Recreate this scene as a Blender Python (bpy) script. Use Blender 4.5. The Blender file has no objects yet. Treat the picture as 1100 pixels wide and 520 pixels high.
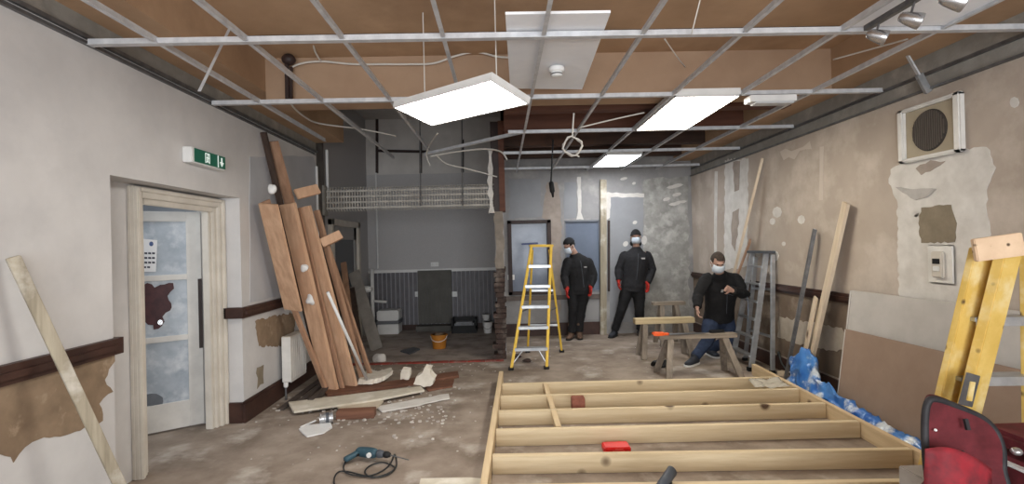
import bpy, bmesh, math, random
from mathutils import Vector, Matrix, noise
from mathutils.geometry import tessellate_polygon
random.seed(7)
V = Vector
scn = bpy.context.scene
COL = scn.collection
# ------------------------------------------------------------------ camera
F = 548.0
YAW, PIT, ROL, H = .0197, .0052, -.0246, 1.6
D_ = V((math.sin(YAW)*math.cos(PIT), math.cos(YAW)*math.cos(PIT), math.sin(PIT)))
r0 = V((math.cos(YAW), -math.sin(YAW), 0)); u0 = r0.cross(D_)
R_ = r0*math.cos(ROL)+u0*math.sin(ROL); U_ = u0*math.cos(ROL)-r0*math.sin(ROL)
EYE = V((0, 0, H))
cd = bpy.data.cameras.new('camera'); cam = bpy.data.objects.new('camera', cd); COL.objects.link(cam)
cd.sensor_width = 36; cd.lens = 36*F/1100; cd.clip_start = .05
M = Matrix((R_, U_, -D_)).transposed().to_4x4(); M.translation = EYE
cam.matrix_world = M; scn.camera = cam
def ray(x, y): return D_+R_*((x-550)/F)+U_*((260-y)/F)
def onz(x, y, z=0): r = ray(x, y); return EYE+r*((z-H)/r.z)
def onx(x, y, X): r = ray(x, y); return EYE+r*(X/r.x)
def ony(x, y, Y): r = ray(x, y); return EYE+r*(Y/r.y)
# ------------------------------------------------------------------ objects
ORG = {}
def tag(o, label=None, cat=None, group=None, kind=None):
    if label: o['label'] = label
    if cat: o['category'] = cat
    if group: o['group'] = group
    if kind: o['kind'] = kind
    return o
def thing(name, loc, label, cat, group=None):
    o = bpy.data.objects.new(name, None); COL.objects.link(o); o.empty_display_size = .1
    o.location = loc; ORG[o] = V(loc)
    return tag(o, label, cat, group)
def sgn(v): return 1 if v >= 0 else -1
class MB:
    def __init__(s): s.bm = bmesh.new()
    def box(s, a, b):
        x0, x1 = sorted((a[0], b[0])); y0, y1 = sorted((a[1], b[1])); z0, z1 = sorted((a[2], b[2]))
        return s.hexa([(x0,y0,z0),(x1,y0,z0),(x1,y1,z0),(x0,y1,z0)], [(x0,y0,z1),(x1,y0,z1),(x1,y1,z1),(x0,y1,z1)])
    def hexa(s, lo, hi):
        v = [s.bm.verts.new(p) for p in list(lo)+list(hi)]; n = len(lo)
        if n > 4:
            for t in tessellate_polygon([[V(p) for p in lo]]):
                s.bm.faces.new([v[i] for i in t][::-1]); s.bm.faces.new([v[n+i] for i in t])
        else: s.bm.faces.new(v[:n][::-1]); s.bm.faces.new(v[n:])
        for i in range(n): s.bm.faces.new((v[i], v[(i+1)%n], v[n+(i+1)%n], v[n+i]))
        return s
    def beam(s, p0, p1, w, t, side=(1,0,0), taper=1.0):
        p0 = V(p0); p1 = V(p1); ax = (p1-p0).normalized(); sd = V(side); sd = (sd-ax*sd.dot(ax)).normalized(); n = ax.cross(sd)
        q = [(-1,-1),(1,-1),(1,1),(-1,1)]
        return s.hexa([p0+sd*(a*w/2)+n*(b*t/2) for a,b in q], [p1+sd*(a*w/2*taper)+n*(b*t/2*taper) for a,b in q])
    def prism(s, pts, vec):
        pts = [V(p) for p in pts]; vec = V(vec)
        return s.hexa(pts, [p+vec for p in pts])
    def loft(s, st, xaxis=(1,0,0), n=14, caps=True, closed=False):
        # st: (center, rx, ry) ; rings perpendicular to the path
        P = [V(a[0]) for a in st]; rings = []; xa0 = V(xaxis)
        for i, (c, rx, ry) in enumerate(st):
            if closed: t = P[(i+1)%len(P)]-P[i-1]
            else: t = P[min(i+1, len(P)-1)]-P[max(i-1, 0)]
            if t.length < 1e-9: t = V((0,0,1))
            t.normalize(); xa = xa0-t*xa0.dot(t)
            if xa.length < .05: xa = t.orthogonal()
            xa.normalize(); ya = t.cross(xa)
            xa0 = xa if closed or xaxis == 'auto' else xa0
            rings.append([s.bm.verts.new(V(c)+xa*(rx*math.cos(2*math.pi*k/n))+ya*(ry*math.sin(2*math.pi*k/n))) for k in range(n)])
        L = len(rings)
        for i in range(L if closed else L-1):
            a, b = rings[i], rings[(i+1)%L]
            for k in range(n): s.bm.faces.new((a[k], a[(k+1)%n], b[(k+1)%n], b[k]))
        if caps and not closed:
            s.bm.faces.new(rings[0][::-1]); s.bm.faces.new(rings[-1])
        return s
    def tube(s, pts, r, n=8, smooth=0, closed=False):
        pts = [V(p) for p in pts]
        if smooth: pts = spline(pts, smooth, closed)
        # transported frame
        up = (pts[1]-pts[0]).orthogonal().normalized(); rings = []; L = len(pts)
        for i, p in enumerate(pts):
            t = (pts[(i+1)%L]-pts[i-1]) if closed else pts[min(i+1, L-1)]-pts[max(i-1, 0)]
            t.normalize(); up = (up-t*up.dot(t))
            up = up.normalized() if up.length > 1e-6 else t.orthogonal().normalized()
            b = t.cross(up)
            rings.append([s.bm.verts.new(p+up*(r*math.cos(2*math.pi*k/n))+b*(r*math.sin(2*math.pi*k/n))) for k in range(n)])
        for i in range(L if closed else L-1):
            a, c = rings[i], rings[(i+1)%L]
            for k in range(n): s.bm.faces.new((a[k], a[(k+1)%n], c[(k+1)%n], c[k]))
        if not closed: s.bm.faces.new(rings[0][::-1]); s.bm.faces.new(rings[-1])
        return s
    def cyl(s, p0, p1, r0, r1=None, n=20):
        p0 = V(p0); p1 = V(p1); r1 = r0 if r1 is None else r1
        t = (p1-p0).normalized(); a = t.orthogonal().normalized()
        return s.loft([(p0, r0, r0), (p1, r1, r1)], a, n)
    def lathe(s, base, axis, prof, n=24):
        ax = V(axis).normalized(); a = ax.orthogonal().normalized()
        return s.loft([(V(base)+ax*h, r, r) for r, h in prof], a, n)
    def ell(s, c, r, rot=None, nu=16, nv=10):
        c = V(c); rings = []
        def tr(x, y, z):
            p = V((x*r[0], y*r[1], z*r[2])); return c+(rot@p if rot else p)
        top = s.bm.verts.new(tr(0,0,1)); bot = s.bm.verts.new(tr(0,0,-1))
        for j in range(1, nv):
            th = math.pi*j/nv
            rings.append([s.bm.verts.new(tr(math.sin(th)*math.cos(2*math.pi*k/nu), math.sin(th)*math.sin(2*math.pi*k/nu), math.cos(th))) for k in range(nu)])
        for k in range(nu):
            s.bm.faces.new((top, rings[0][k], rings[0][(k+1)%nu])); s.bm.faces.new((bot, rings[-1][(k+1)%nu], rings[-1][k]))
            for j in range(len(rings)-1): s.bm.faces.new((rings[j][k], rings[j+1][k], rings[j+1][(k+1)%nu], rings[j][(k+1)%nu]))
        return s
    def build(s, name, mat, parent=None, bevel=0, smooth=False, remesh=0, sm=0, subsurf=0, label=None, cat=None, group=None, kind=None, org=None):
        bm = s.bm
        bmesh.ops.recalc_face_normals(bm, faces=bm.faces)
        if bevel: bmesh.ops.bevel(bm, geom=list(bm.edges), offset=bevel, segments=2, affect='EDGES', clamp_overlap=True)
        if parent is not None: o3 = ORG[parent]
        elif org is not None: o3 = V(org)
        else:
            xs = [v.co for v in bm.verts]; mn = V([min(c[i] for c in xs) for i in range(3)]); mx = V([max(c[i] for c in xs) for i in range(3)])
            o3 = V(((mn.x+mx.x)/2, (mn.y+mx.y)/2, mn.z))
        bmesh.ops.translate(bm, verts=bm.verts, vec=-o3)
        me = bpy.data.meshes.new(name); bm.to_mesh(me); bm.free()
        o = bpy.data.objects.new(name, me); COL.objects.link(o)
        if remesh:
            m = o.modifiers.new('r', 'REMESH'); m.mode = 'VOXEL'; m.voxel_size = remesh; m.use_smooth_shade = True
        if sm:
            m = o.modifiers.new('s', 'SMOOTH'); m.factor = .5; m.iterations = sm
        if subsurf:
            m = o.modifiers.new('u', 'SUBSURF'); m.levels = m.render_levels = subsurf
        if remesh or sm or subsurf:
            dg = bpy.context.evaluated_depsgraph_get(); dg.update()
            nm = bpy.data.meshes.new_from_object(o.evaluated_get(dg)); o.modifiers.clear(); o.data = nm; me = nm; me.name = name
        if smooth or remesh or subsurf: me.shade_smooth()
        me.materials.clear(); me.materials.append(mat)
        ORG[o] = o3
        if parent is not None: o.parent = parent
        else: o.location = o3
        return tag(o, label, cat, group, kind)
def spline(pts, k, closed=False):
    out = []; L = len(pts)
    for i in range(L if closed else L-1):
        g = (lambda j: pts[j % L]) if closed else (lambda j: pts[max(0, min(L-1, j))])
        a, b, c, d = g(i-1), g(i), g(i+1), g(i+2)
        for j in range(k):
            t = j/k
            out.append(.5*((2*b)+(c-a)*t+(2*a-5*b+4*c-d)*t*t+(3*b-a-3*c+d)*t**3))
    if not closed: out.append(pts[-1])
    return out
def rough_poly(pts, amp=.02, step=.06, seed=0):
    rnd = random.Random(seed); pts = [V(p) for p in pts]; out = []; L = len(pts)
    nn = V()
    for i in range(L): nn += pts[i].cross(pts[(i+1)%L])
    nn.normalize()
    for i in range(L):
        a, b = pts[i], pts[(i+1)%L]; d = b-a; n = max(1, int(d.length/step)); m = nn.cross(d.normalized())
        for j in range(n):
            out.append(a+d*(j/n)+(m*rnd.uniform(-amp, amp) if j else V()))
    return out
# ------------------------------------------------------------------ materials
MATS = {}
def lin(c): return tuple(((x/255)/12.92 if x/255 <= .04045 else ((x/255+.055)/1.055)**2.4) for x in c)
def mat(name, c1, c2=None, scale=4, rough=.75, metal=0, bump=0, bscale=40, stretch=(1,1,1), lo=.35, hi=.65, c3=None, scale3=1.2, lo3=.5, hi3=.7, emit=None, spec=.3, knots=0, alpha=None, detail=6, trans=0, sat=.68):
    if name in MATS: return MATS[name]
    m = bpy.data.materials.new(name); m.use_nodes = True; nt = m.node_tree; N = nt.nodes; L = nt.links
    b = N['Principled BSDF']; b.inputs['Roughness'].default_value = rough; b.inputs['Metallic'].default_value = metal
    b.inputs['Specular IOR Level'].default_value = spec
    def col(c):
        g = .3*c[0]+.59*c[1]+.11*c[2]; k = 1 if max(c)-min(c) > 105 else sat
        return (*lin(tuple(g+(x-g)*k for x in c)), 1)
    b.inputs['Base Color'].default_value = col(c1)
    tc = N.new('ShaderNodeTexCoord'); mp = N.new('ShaderNodeMapping'); mp.inputs['Scale'].default_value = stretch
    geo = N.new('ShaderNodeNewGeometry'); L.new(geo.outputs['Position'], mp.inputs['Vector'])
    def nz(sc, det=detail, v=None):
        n = N.new('ShaderNodeTexNoise'); n.inputs['Scale'].default_value = sc; n.inputs['Detail'].default_value = det; n.inputs['Roughness'].default_value = .6
        L.new(v or mp.outputs[0], n.inputs['Vector']); return n.outputs['Fac']
    def ramp(f, lo, hi):
        r = N.new('ShaderNodeMapRange'); r.inputs['From Min'].default_value = lo; r.inputs['From Max'].default_value = hi; L.new(f, r.inputs['Value']); return r.outputs[0]
    def mix(f, a, bb):
        x = N.new('ShaderNodeMix'); x.data_type = 'RGBA'; L.new(f, x.inputs[0])
        for v, i in ((a, 6), (bb, 7)):
            if isinstance(v, tuple): x.inputs[i].default_value = v
            else: L.new(v, x.inputs[i])
        return x.outputs[2]
    out = col(c1)
    if c2: out = mix(ramp(nz(scale), lo, hi), col(c1), col(c2))
    if c3: out = mix(ramp(nz(scale3, 8, geo.outputs['Position']), lo3, hi3), out, col(c3))
    if knots:
        vo = N.new('ShaderNodeTexVoronoi'); vo.inputs['Scale'].default_value = knots; L.new(geo.outputs['Position'], vo.inputs['Vector'])
        out = mix(ramp(vo.outputs['Distance'], .14, .07), out, col((96, 66, 40)))
    if not isinstance(out, tuple): L.new(out, b.inputs['Base Color'])
    if bump:
        bp = N.new('ShaderNodeBump'); bp.inputs['Strength'].default_value = bump; bp.inputs['Distance'].default_value = .01; L.new(nz(bscale), bp.inputs['Height']); L.new(bp.outputs[0], b.inputs['Normal'])
    if emit:
        b.inputs['Emission Color'].default_value = col(emit[0]); b.inputs['Emission Strength'].default_value = emit[1]
    if alpha is not None: b.inputs['Alpha'].default_value = alpha
    if trans: b.inputs['Transmission Weight'].default_value = trans
    MATS[name] = m; return m
def wood(name, c1, c2, axis='z', knots=0, c3=None, rough=.7):
    st = {'x': (.6, 9, 9), 'y': (9, .6, 9), 'z': (9, 9, .6)}[axis]
    return mat(name, c1, c2, 2.2, rough, stretch=st, bump=.15, bscale=6, knots=knots, c3=c3, scale3=3)
M_left = mat('white_paint_dusty', (206,203,201), (190,187,186), 1.6, .8, bump=.06, c3=(172,170,172), scale3=.7, lo3=.52, hi3=.75)
M_leftfar = mat('grey_paint_and_shade', (182,184,190), (170,172,178), 2, .8)  # corridor wall paint, also the shading painted on the left wall
M_white = mat('white_gloss', (222,219,212), (205,202,196), 5, .45)
M_cream = mat('cream_paint', (212,203,188), (196,186,170), 4, .6)
M_beige = mat('beige_plaster', (182,164,147), (170,152,135), 1.8, .9, bump=.08, c3=(196,180,164), scale3=2.2)
M_brownplaster = mat('brown_plaster', (150,120,88), (128,100,72), 6, .95, bump=.15, c3=(166,138,106), scale3=9, lo3=.58, hi3=.7)
M_whiteplaster = mat('white_plaster', (214,209,202), (196,190,182), 6, .9, bump=.1)
M_pinkplaster = mat('pink_plaster', (170,152,138), (150,134,122), 6, .9, bump=.1)
M_olive = mat('olive_plaster', (142,126,100), (128,112,88), 8, .95, bump=.15)
M_rail = mat('dark_varnished_wood', (78,46,36), (58,34,28), 6, .45)
M_floor = mat('dusty_concrete', (158,144,131), (122,108,96), 2.4, .92, bump=.35, bscale=25, c3=(190,181,171), scale3=2.3, lo3=.54, hi3=.74, sat=.95)
M_alcfloor = mat('brown_floor', (176,160,150), (150,136,127), 3, .9, bump=.2, c3=(130,116,108), scale3=3)
M_redtile = mat('red_tile', (168,70,58), (140,56,48), 9, .8, c3=(170,120,108), scale3=7)
M_far = mat('far_grey_plaster', (150,148,148), (134,132,134), 3, .9, bump=.1, c3=(168,164,160), scale3=3)
M_farmottle = mat('mottled_plaster', (164,162,156), (138,136,130), 7, .95, bump=.2, c3=(186,183,177), scale3=5, lo3=.5, hi3=.68)
M_fargrey = mat('smooth_grey_board', (146,148,153), (137,139,145), 3, .85)
M_alc = mat('alcove_grey', (188,185,185), (174,171,172), 90, .95, bump=.3, bscale=120, lo=.3, hi=.7)
M_alcup = mat('alcove_upper', (206,200,194), (192,186,180), 3, .9)
M_dado = mat('dark_matchboard', (104,102,108), (90,88,94), 8, .5)
M_alcpanel = mat('dark_olive_board', (100,98,92), (88,86,80), 6, .8)
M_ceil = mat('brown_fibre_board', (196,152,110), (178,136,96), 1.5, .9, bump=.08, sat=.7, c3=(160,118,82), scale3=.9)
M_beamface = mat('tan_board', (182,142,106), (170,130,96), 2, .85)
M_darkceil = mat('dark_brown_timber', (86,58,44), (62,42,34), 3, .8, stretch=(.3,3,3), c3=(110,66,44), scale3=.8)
M_redbeam = mat('red_brown_timber', (120,66,44), (98,52,36), 3, .7, stretch=(.4,4,4))
M_soot = mat('sooty_plaster', (150,146,137), (122,118,110), 3, .95, bump=.3, c3=(172,164,152), scale3=3)
M_galv = mat('galvanised_steel', (206,208,212), (184,186,192), 14, .5, metal=.25)
M_galvdk = mat('dull_steel', (120,120,122), (96,96,98), 12, .5, metal=.6)
M_alu = mat('aluminium', (188,192,196), (166,170,176), 12, .38, metal=.75)
M_tile = mat('white_tile', (238,241,247), (230,234,242), 5, .7, c3=(226,230,238))
M_lamp = mat('lamp_diffuser', (255,253,246), emit=((255,250,240), 34), rough=.5)
M_lampw = mat('lamp_diffuser_warm', (255,246,226), emit=((255,244,218), 24), rough=.5)
M_lampf = mat('lamp_diffuser_far', (250,252,255), emit=((246,250,255), 24), rough=.5)
M_plastic = mat('white_plastic', (222,222,220), (212,212,210), 6, .4)
M_black = mat('black_rubber', (28,28,30), (20,20,22), 8, .6)
M_cable = mat('grey_white_cable', (205,200,190), None, rough=.5)
M_cabled = mat('dark_cable', (40,42,44), None, rough=.5)
M_green = mat('exit_green', (14,98,70), (10,86,62), 6, .35, emit=((14,98,70), .25))
M_exitw = mat('exit_white', (225,240,232), rough=.4, emit=((225,240,232), .35))
M_plank = wood('orange_brown_plank', (222,168,124), (198,144,102), 'z', c3=(210,152,108))
M_plankd = wood('red_brown_plank', (190,136,98), (162,112,78), 'z')
M_plankx = wood('red_brown_board', (140,84,56), (108,62,42), 'x')
M_plankdk = wood('dark_brown_board', (84,62,50), (62,46,38), 'z')
M_joistx = wood('pale_joist', (222,196,148), (204,174,124), 'x', knots=2.6)
M_joisty = wood('pale_rim_joist', (222,190,138), (204,168,116), 'y', knots=2.4)
M_pinez = wood('pale_pine', (218,196,164), (202,176,142), 'z', knots=2.2)
M_pinedirty = wood('dirty_batten', (178,164,136), (140,126,100), 'z', c3=(214,206,192))
M_trestle = wood('grey_timber', (150,134,116), (118,104,90), 'z')
M_trestlex = wood('grey_timber_bar', (156,138,116), (124,108,90), 'x')
M_yellowtop = wood('yellow_board', (206,180,128), (184,156,106), 'x')
M_yellow = mat('yellow_grp', (226,190,76), (212,174,62), 10, .5)
M_yellowpaint = mat('worn_yellow', (218,186,106), (202,168,84), 8, .55, c3=(232,206,132), scale3=6, knots=7)
M_peach = mat('peach_plate', (226,186,142), (212,170,126), 8, .6, knots=14)
M_board = mat('brown_board_paper', (154,124,102), (146,116,94), 5, .9)
M_greyboard = mat('grey_board_paper', (186,180,174), (176,170,164), 5, .9)
M_boardedge = mat('gypsum_edge', (206,200,192), None, rough=.95)
M_blue = mat('blue_polythene', (34,92,170), (74,128,190), 6, .3, c3=(196,204,212), scale3=4.6, lo3=.53, hi3=.6, spec=.6, sat=1)
M_clear = mat('clear_polythene', (214,206,186), rough=.25, alpha=.55, spec=.6)
M_red = mat('red_fabric', (122,28,38), (100,22,30), 14, .75, bump=.1)
M_redlight = mat('red_pocket', (146,40,50), (126,32,42), 14, .75)
M_trimblk = mat('black_piping', (52,50,54), (38,36,40), 14, .6)
M_redcase = mat('red_case', (214,34,30), rough=.4)
M_brick = mat('brown_brick', (84,62,54), (62,48,44), 14, .95, bump=.5, c3=(120,106,96), scale3=8)
M_terracotta = mat('terracotta', (166,86,62), (140,70,50), 12, .9)
M_postplaster = mat('post_plaster', (150,138,124), (126,114,102), 8, .95, bump=.3)
M_frost = mat('frosted_glass', (178,192,206), (150,166,184), 5, .35, c3=(206,214,222), scale3=6)
M_stain = mat('dark_red_stain', (92,42,46), (70,32,38), 14, .5)
M_greyblot = mat('grey_blot', (96,104,116), (110,118,130), 10, .5)
M_darkwood = mat('dark_window_wood', (64,44,40), (50,34,32), 6, .5)
M_paneblue = mat('blue_pane', (104,116,140), (122,134,156), 3, .12, spec=.22)
M_blueboard = mat('blue_grey_panel', (104,118,142), (96,110,134), 3, .6)
M_paper = mat('paper', (232,234,238), rough=.8)
M_ink = mat('ink', (70,74,90), rough=.8)
M_tin = mat('tin', (190,192,196), (150,152,156), 8, .3, metal=.8)
M_orange = mat('orange_plastic', (232,96,40), rough=.45)
M_amber = mat('amber_plastic', (176,116,44), (158,100,36), 8, .5, sat=.9)
M_teal = mat('teal_tool', (44,84,100), (34,68,84), 10, .45)
M_grille = mat('dark_grille', (66,58,52), (54,48,42), 10, .7)
M_ventplate = mat('vent_plate', (170,154,124), (160,144,116), 5, .7)
M_chrome = mat('chrome', (190,192,196), rough=.25, metal=.9)
M_skin = mat('skin', (196,146,122), (182,130,108), 20, .6)
M_blackcloth = mat('black_cloth', (30,30,33), (22,22,25), 20, .85, bump=.2)
M_navycloth = mat('charcoal_cloth', (38,38,42), (28,28,32), 20, .85, bump=.2)
M_jeans = mat('denim', (44,62,98), (34,48,80), 22, .85, bump=.2)
M_boot = mat('tan_boot', (112,80,58), (92,64,46), 16, .7)
M_shoe = mat('dark_shoe', (44,48,58), None, rough=.7)
M_mask = mat('surgical_mask', (196,210,226), (182,198,216), 12, .8)
M_glove = mat('red_glove', (178,48,38), (150,38,32), 20, .8)
M_hair = mat('brown_hair', (74,58,48), (54,42,36), 40, .8, bump=.4)
M_hairdk = mat('black_hair', (36,30,28), (26,22,20), 40, .8, bump=.4)
M_eye = mat('eye_dark', (40,30,26), rough=.2)
M_logo = mat('pale_logo', (170,168,170), rough=.8)
M_dust = mat('rubble_mix', (206,198,188), (150,136,124), 9, .95)
M_hose = mat('dark_grey_hose', (78,84,94), (66,72,82), 8, .5)
# ------------------------------------------------------------------ room shell
XL, XR, YF, YA = -2.45, 3.35, 8.9, 9.95
S = 'structure'
def struct(name, mb, m, parent=None, **k): return mb.build(name, m, parent, kind=S if parent is None else None, **k)
floor = struct('floor', MB().box((-4.6,-2.4,-.2), (3.7,7.1,0)).box((.02,7.1,-.2), (3.7,9.2,0)), M_floor)
MBf = MB().box((-2.9,7.1,-.2), (.02,10.2,-.002)); struct('floor_alcove', MBf, M_alcfloor)
rd = MB()
for i in range(9):
    x0 = -2.3+i*.255
    rd.box((x0, 7.02, -.01), (x0+.247, 7.12, .012))
struct('trim_red_tile', rd, M_redtile, bevel=.003)
# left wall with a door recess (Y 3.28..4.83) set back 0.2 m
RY0, RY1, RZ, XB = 3.25, 4.83, 2.10, -2.65
OY0, OY1, OZ = 3.79, 4.66, 2.0      # door opening in the recess back
wl = MB()
wl.box((-2.85,-2.4,0), (XL,RY0,2.9)).box((-2.85,RY1,0), (XL,6.85,2.9)).box((-2.85,RY0,RZ), (XL,RY1,2.9))
wl.box((-2.85,RY0,0), (XB,OY0-.1,RZ)).box((-2.85,OY0-.1,OZ+.08), (XB,RY1,RZ))
wall_left = struct('wall_left', wl, M_left)
# sooty strip of bare plaster over the paint line
fz = MB().box((-2.85,-2.4,2.9), (XL,6.85,3.32)); struct('bare_frieze', fz, M_soot, wall_left)
tr = MB().box((XL,-2.4,2.885), (XL+.025,6.85,2.91)); struct('picture_bead', tr, M_galvdk, wall_left)
def patch(name, plane, pix, off, m, parent, amp=.02, step=.06, seed=1, th=.004):
    pts = rough_poly([plane(*p) for p in pix], amp, step, seed); off = V(off).normalized()
    b = MB(); b.prism(pts, off*th)
    bmesh.ops.triangulate(b.bm, faces=[f for f in b.bm.faces if len(f.verts) > 4])
    return b.build(name, m, parent)
LP = lambda x, y: onx(x, y, XL)
patch('bare_plaster', LP, [(-60,420),(0,402),(60,389),(125,373),(123,388),(112,408),(121,421),(106,434),(110,452),(75,466),(34,475),(14,497),(0,488),(-60,500)], (1,0,0), M_brownplaster, wall_left, .014, .03, 3)
patch('bare_plaster', LP, [(274,345),(300,338),(318,336),(314,372),(278,372)], (1,0,0), M_brownplaster, wall_left, .014, .03, 4)
patch('bare_plaster', LP, [(276,395),(283,392),(283,412),(276,418)], (1,0,0), M_olive, wall_left, .02, .05, 5)
patch('blue_grey_shade', LP, [(268,168),(336,168),(340,180),(340,312),(300,318),(268,325)], (1,0,0), M_leftfar, wall_left, .01, .2, 6)  # shading of the upper left wall, painted as a grey-blue patch
# rails and skirtings on the left
def rail_left(name, y0, y1, z, parent=None):
    b = MB()
    for dz, d in ((0, .03), (.03, .055), (.065, .04)): b.box((XL, y0, z+dz), (XL+d, y1, z+dz+.036))
    return b
b = rail_left('r', -2.3, RY0+.0, .975); b.box((XB, RY0, .975), (XL+.03, RY0+.045, 1.076)); struct('trim_dado_left', b, M_rail)
b = rail_left('r', RY1, 6.8, .975); b.box((XB, RY1-.045, .975), (XL+.03, RY1, 1.076)); struct('trim_dado_left_far', b, M_rail)
b = MB().box((XL, RY1-.03, 0), (XL+.03, 6.8, .17)).box((XL, RY1-.02, .17), (XL+.018, 6.8, .2)).box((XB, RY1-.03, 0), (XL, RY1, .19)); struct('baseboard_left', b, M_rail, bevel=.004)
b = MB().box((XL, -2.3, 0), (XL+.025, RY0-.16, .16)); struct('baseboard_left_near', b, M_white, bevel=.004)
b = MB().box((XB+.001, RY0, 0), (XL+.02, RY0+.03, .19)); struct('baseboard_recess', b, M_rail, bevel=.004)
# door frame
fr = MB()
for k, (w, d) in enumerate(((.13, .03), (.085, .055), (.04, .075))):
    e = .004*k; fr.box((XB+e*.2, OY0-.13+e, 0), (XB+d, OY0-.13+w, OZ+.09-e)).box((XB+e*.2, OY1+.165-w, 0), (XB+d, OY1+.165-e, OZ+.09-e)).box((XB+e*.2, OY0-.13+w-.001, OZ+.09-w), (XB+d-.0005, OY1+.165-w+.001, OZ+.09-e))
fr.box((XB-.06, OY0-.06, 0), (XB+.005, OY0, OZ)).box((XB-.06, OY1, 0), (XB+.005, OY1+.05, OZ)).box((XB-.06, OY0, OZ), (XB+.005, OY1, OZ+.05))
dframe = struct('door_frame_left', fr, M_cream, bevel=.006)
# corridor behind the door
cb = MB().box((-4.6,2.2,0), (-4.5,6.2,2.5)).box((-4.6,2.1,0), (-2.85,2.2,2.5)).box((-4.6,6.2,0), (-2.85,6.3,2.5)).box((-4.6,2.1,2.5), (-2.85,6.3,2.6))
struct('wall_corridor', cb, M_leftfar)
# right wall
wr = MB().box((XR,-2.4,0), (XR+.3,YF+.3,2.72)); wall_right = struct('wall_right', wr, M_beige)
struct('sooty_band', MB().box((XR-.0,-2.4,2.72), (XR+.3,YF+.3,3.32)), M_soot, wall_right)
struct('lower_band', MB().box((XR-.006,4.3,.18), (XR,YF,.97)), mat('brown_lower_wall', (128,106,86), (110,90,72), 3, .95, bump=.2, c3=(150,130,110), scale3=4), wall_right)
RP = lambda x, y: onx(x, y, XR)
patch('plaster_patch', RP, [(957,182),(975,170),(1060,158),(1070,180),(1060,205),(1066,290),(1064,335),(1000,330),(966,322),(964,215),(955,197)], (-1,0,0), M_whiteplaster, wall_right, .012, .03, 11)
patch('bare_patch', lambda x, y: onx(x, y, XR-.004), [(990,223),(1022,220),(1028,240),(1026,260),(990,261),(987,240)], (-1,0,0), M_olive, wall_right, .008, .03, 12)
patch('torn_patch', lambda x, y: onx(x, y, XR-.004), [(963,201),(985,203),(1006,203),(996,212),(984,215)], (-1,0,0), mat('grey_tear', (178,172,166), (160,154,148), 9, .9), wall_right, .008, .04, 13, .01)
patch('stained_patch', lambda x, y: onx(x, y, XR-.004), [(984,181),(1000,172),(1016,173),(1004,181),(990,188)], (-1,0,0), M_pinkplaster, wall_right, .012, .04, 14)
patch('plaster_patch', RP, [(779,172),(804,170),(803,286),(778,290)], (-1,0,0), M_whiteplaster, wall_right, .02, .05, 15)
patch('bare_patch', lambda x, y: onx(x, y, XR-.004), [(788,174),(795,173),(794,204),(789,206)], (-1,0,0), M_pinkplaster, wall_right, .03, .08, 16)
patch('bare_patch', lambda x, y: onx(x, y, XR-.004), [(787,228),(794,224),(794,240),(790,270),(786,262)], (-1,0,0), M_pinkplaster, wall_right, .03, .08, 17)
for i, (x, y, r) in enumerate(((835,228,5),(830,238,3),(861,236,4),(832,275,5),(842,262,2),(815,273,3),(1090,110,5),(985,230,3))):
    patch('filler_spot', RP, [(x+r*math.cos(a*math.pi/4), y+1.2*r*math.sin(a*math.pi/4)) for a in range(8)], (-1,0,0), M_whiteplaster, wall_right, .012, .05, 20+i)
patch('plaster_patch', RP, [(838,340),(905,352),(912,378),(870,372),(836,362)], (-1,0,0), mat('pale_smear', (182,168,150), (160,146,128), 5, .95), wall_right, .02, .04, 33, .012)
patch('joint_line', RP, [(768,184),(771,184),(770,292),(767,291)], (-1,0,0), M_whiteplaster, wall_right, .01, .2, 34)
patch('joint_line', RP, [(881,158),(885,157),(884,215),(880,215)], (-1,0,0), mat('pale_joint', (196,180,164), rough=.9), wall_right, .01, .2, 35)
patch('plaster_patch', RP, [(838,163),(870,152),(872,160),(842,172)], (-1,0,0), mat('pale_joint', (196,180,164)), wall_right, .04, .1, 36)
b = MB()
for dz, d in ((0, .03), (.03, .05), (.06, .035)): b.box((XR-d, -2.3, .95+dz), (XR, YF, .95+dz+.034))
struct('trim_dado_right', b, M_rail)
struct('baseboard_right', MB().box((XR-.03, -2.3, 0), (XR, YF, .16)), M_rail, bevel=.004)
# far wall with two window openings
WA = (.1, .86, .72, 2.02); WB = (1.1, 1.72, .74, 2.0)
fw = MB()
fw.box((0.03,YF,0), (WA[0],YF+.25,3.32)).box((WA[1],YF,0), (WB[0],YF+.25,3.32)).box((WB[1],YF,0), (XR+.3,YF+.25,3.32))
for w in (WA, WB): fw.box((w[0],YF,0), (w[1],YF+.25,w[2])).box((w[0],YF,w[3]), (w[1],YF+.25,3.32))
wall_far = struct('wall_far', fw, M_far)
FP = lambda x, y: ony(x, y, YF)
patch('mottled_patch', FP, [(692,193),(739,189),(741,350),(692,352),(690,300)], (0,-1,0), M_farmottle, wall_far, .03, .1, 41)
patch('smooth_board', FP, [(655,211),(691,211),(690,346),(655,346)], (0,-1,0), M_fargrey, wall_far, .004, .5, 42, .008)
patch('white_streak', lambda x, y: ony(x, y, YF-.008), [(650,207),(692,208),(692,212),(656,212),(655,234),(651,237),(650,230)], (0,-1,0), M_whiteplaster, wall_far, .012, .06, 43)
patch('white_streak', FP, [(620,190),(624,190),(624,228),(627,236),(619,236),(621,226)], (0,-1,0), M_whiteplaster, wall_far, .01, .06, 44)
patch('pink_patch', FP, [(588,196),(599,196),(603,240),(602,345),(592,345),(591,240),(582,234)], (0,-1,0), M_pinkplaster, wall_far, .02, .07, 45)
patch('grey_patch', FP, [(547,192),(580,192),(582,232),(547,236)], (0,-1,0), M_fargrey, wall_far, .02, .1, 46)
patch('grey_patch', FP, [(606,196),(619,196),(619,234),(606,235)], (0,-1,0), M_fargrey, wall_far, .01, .1, 47)
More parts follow.
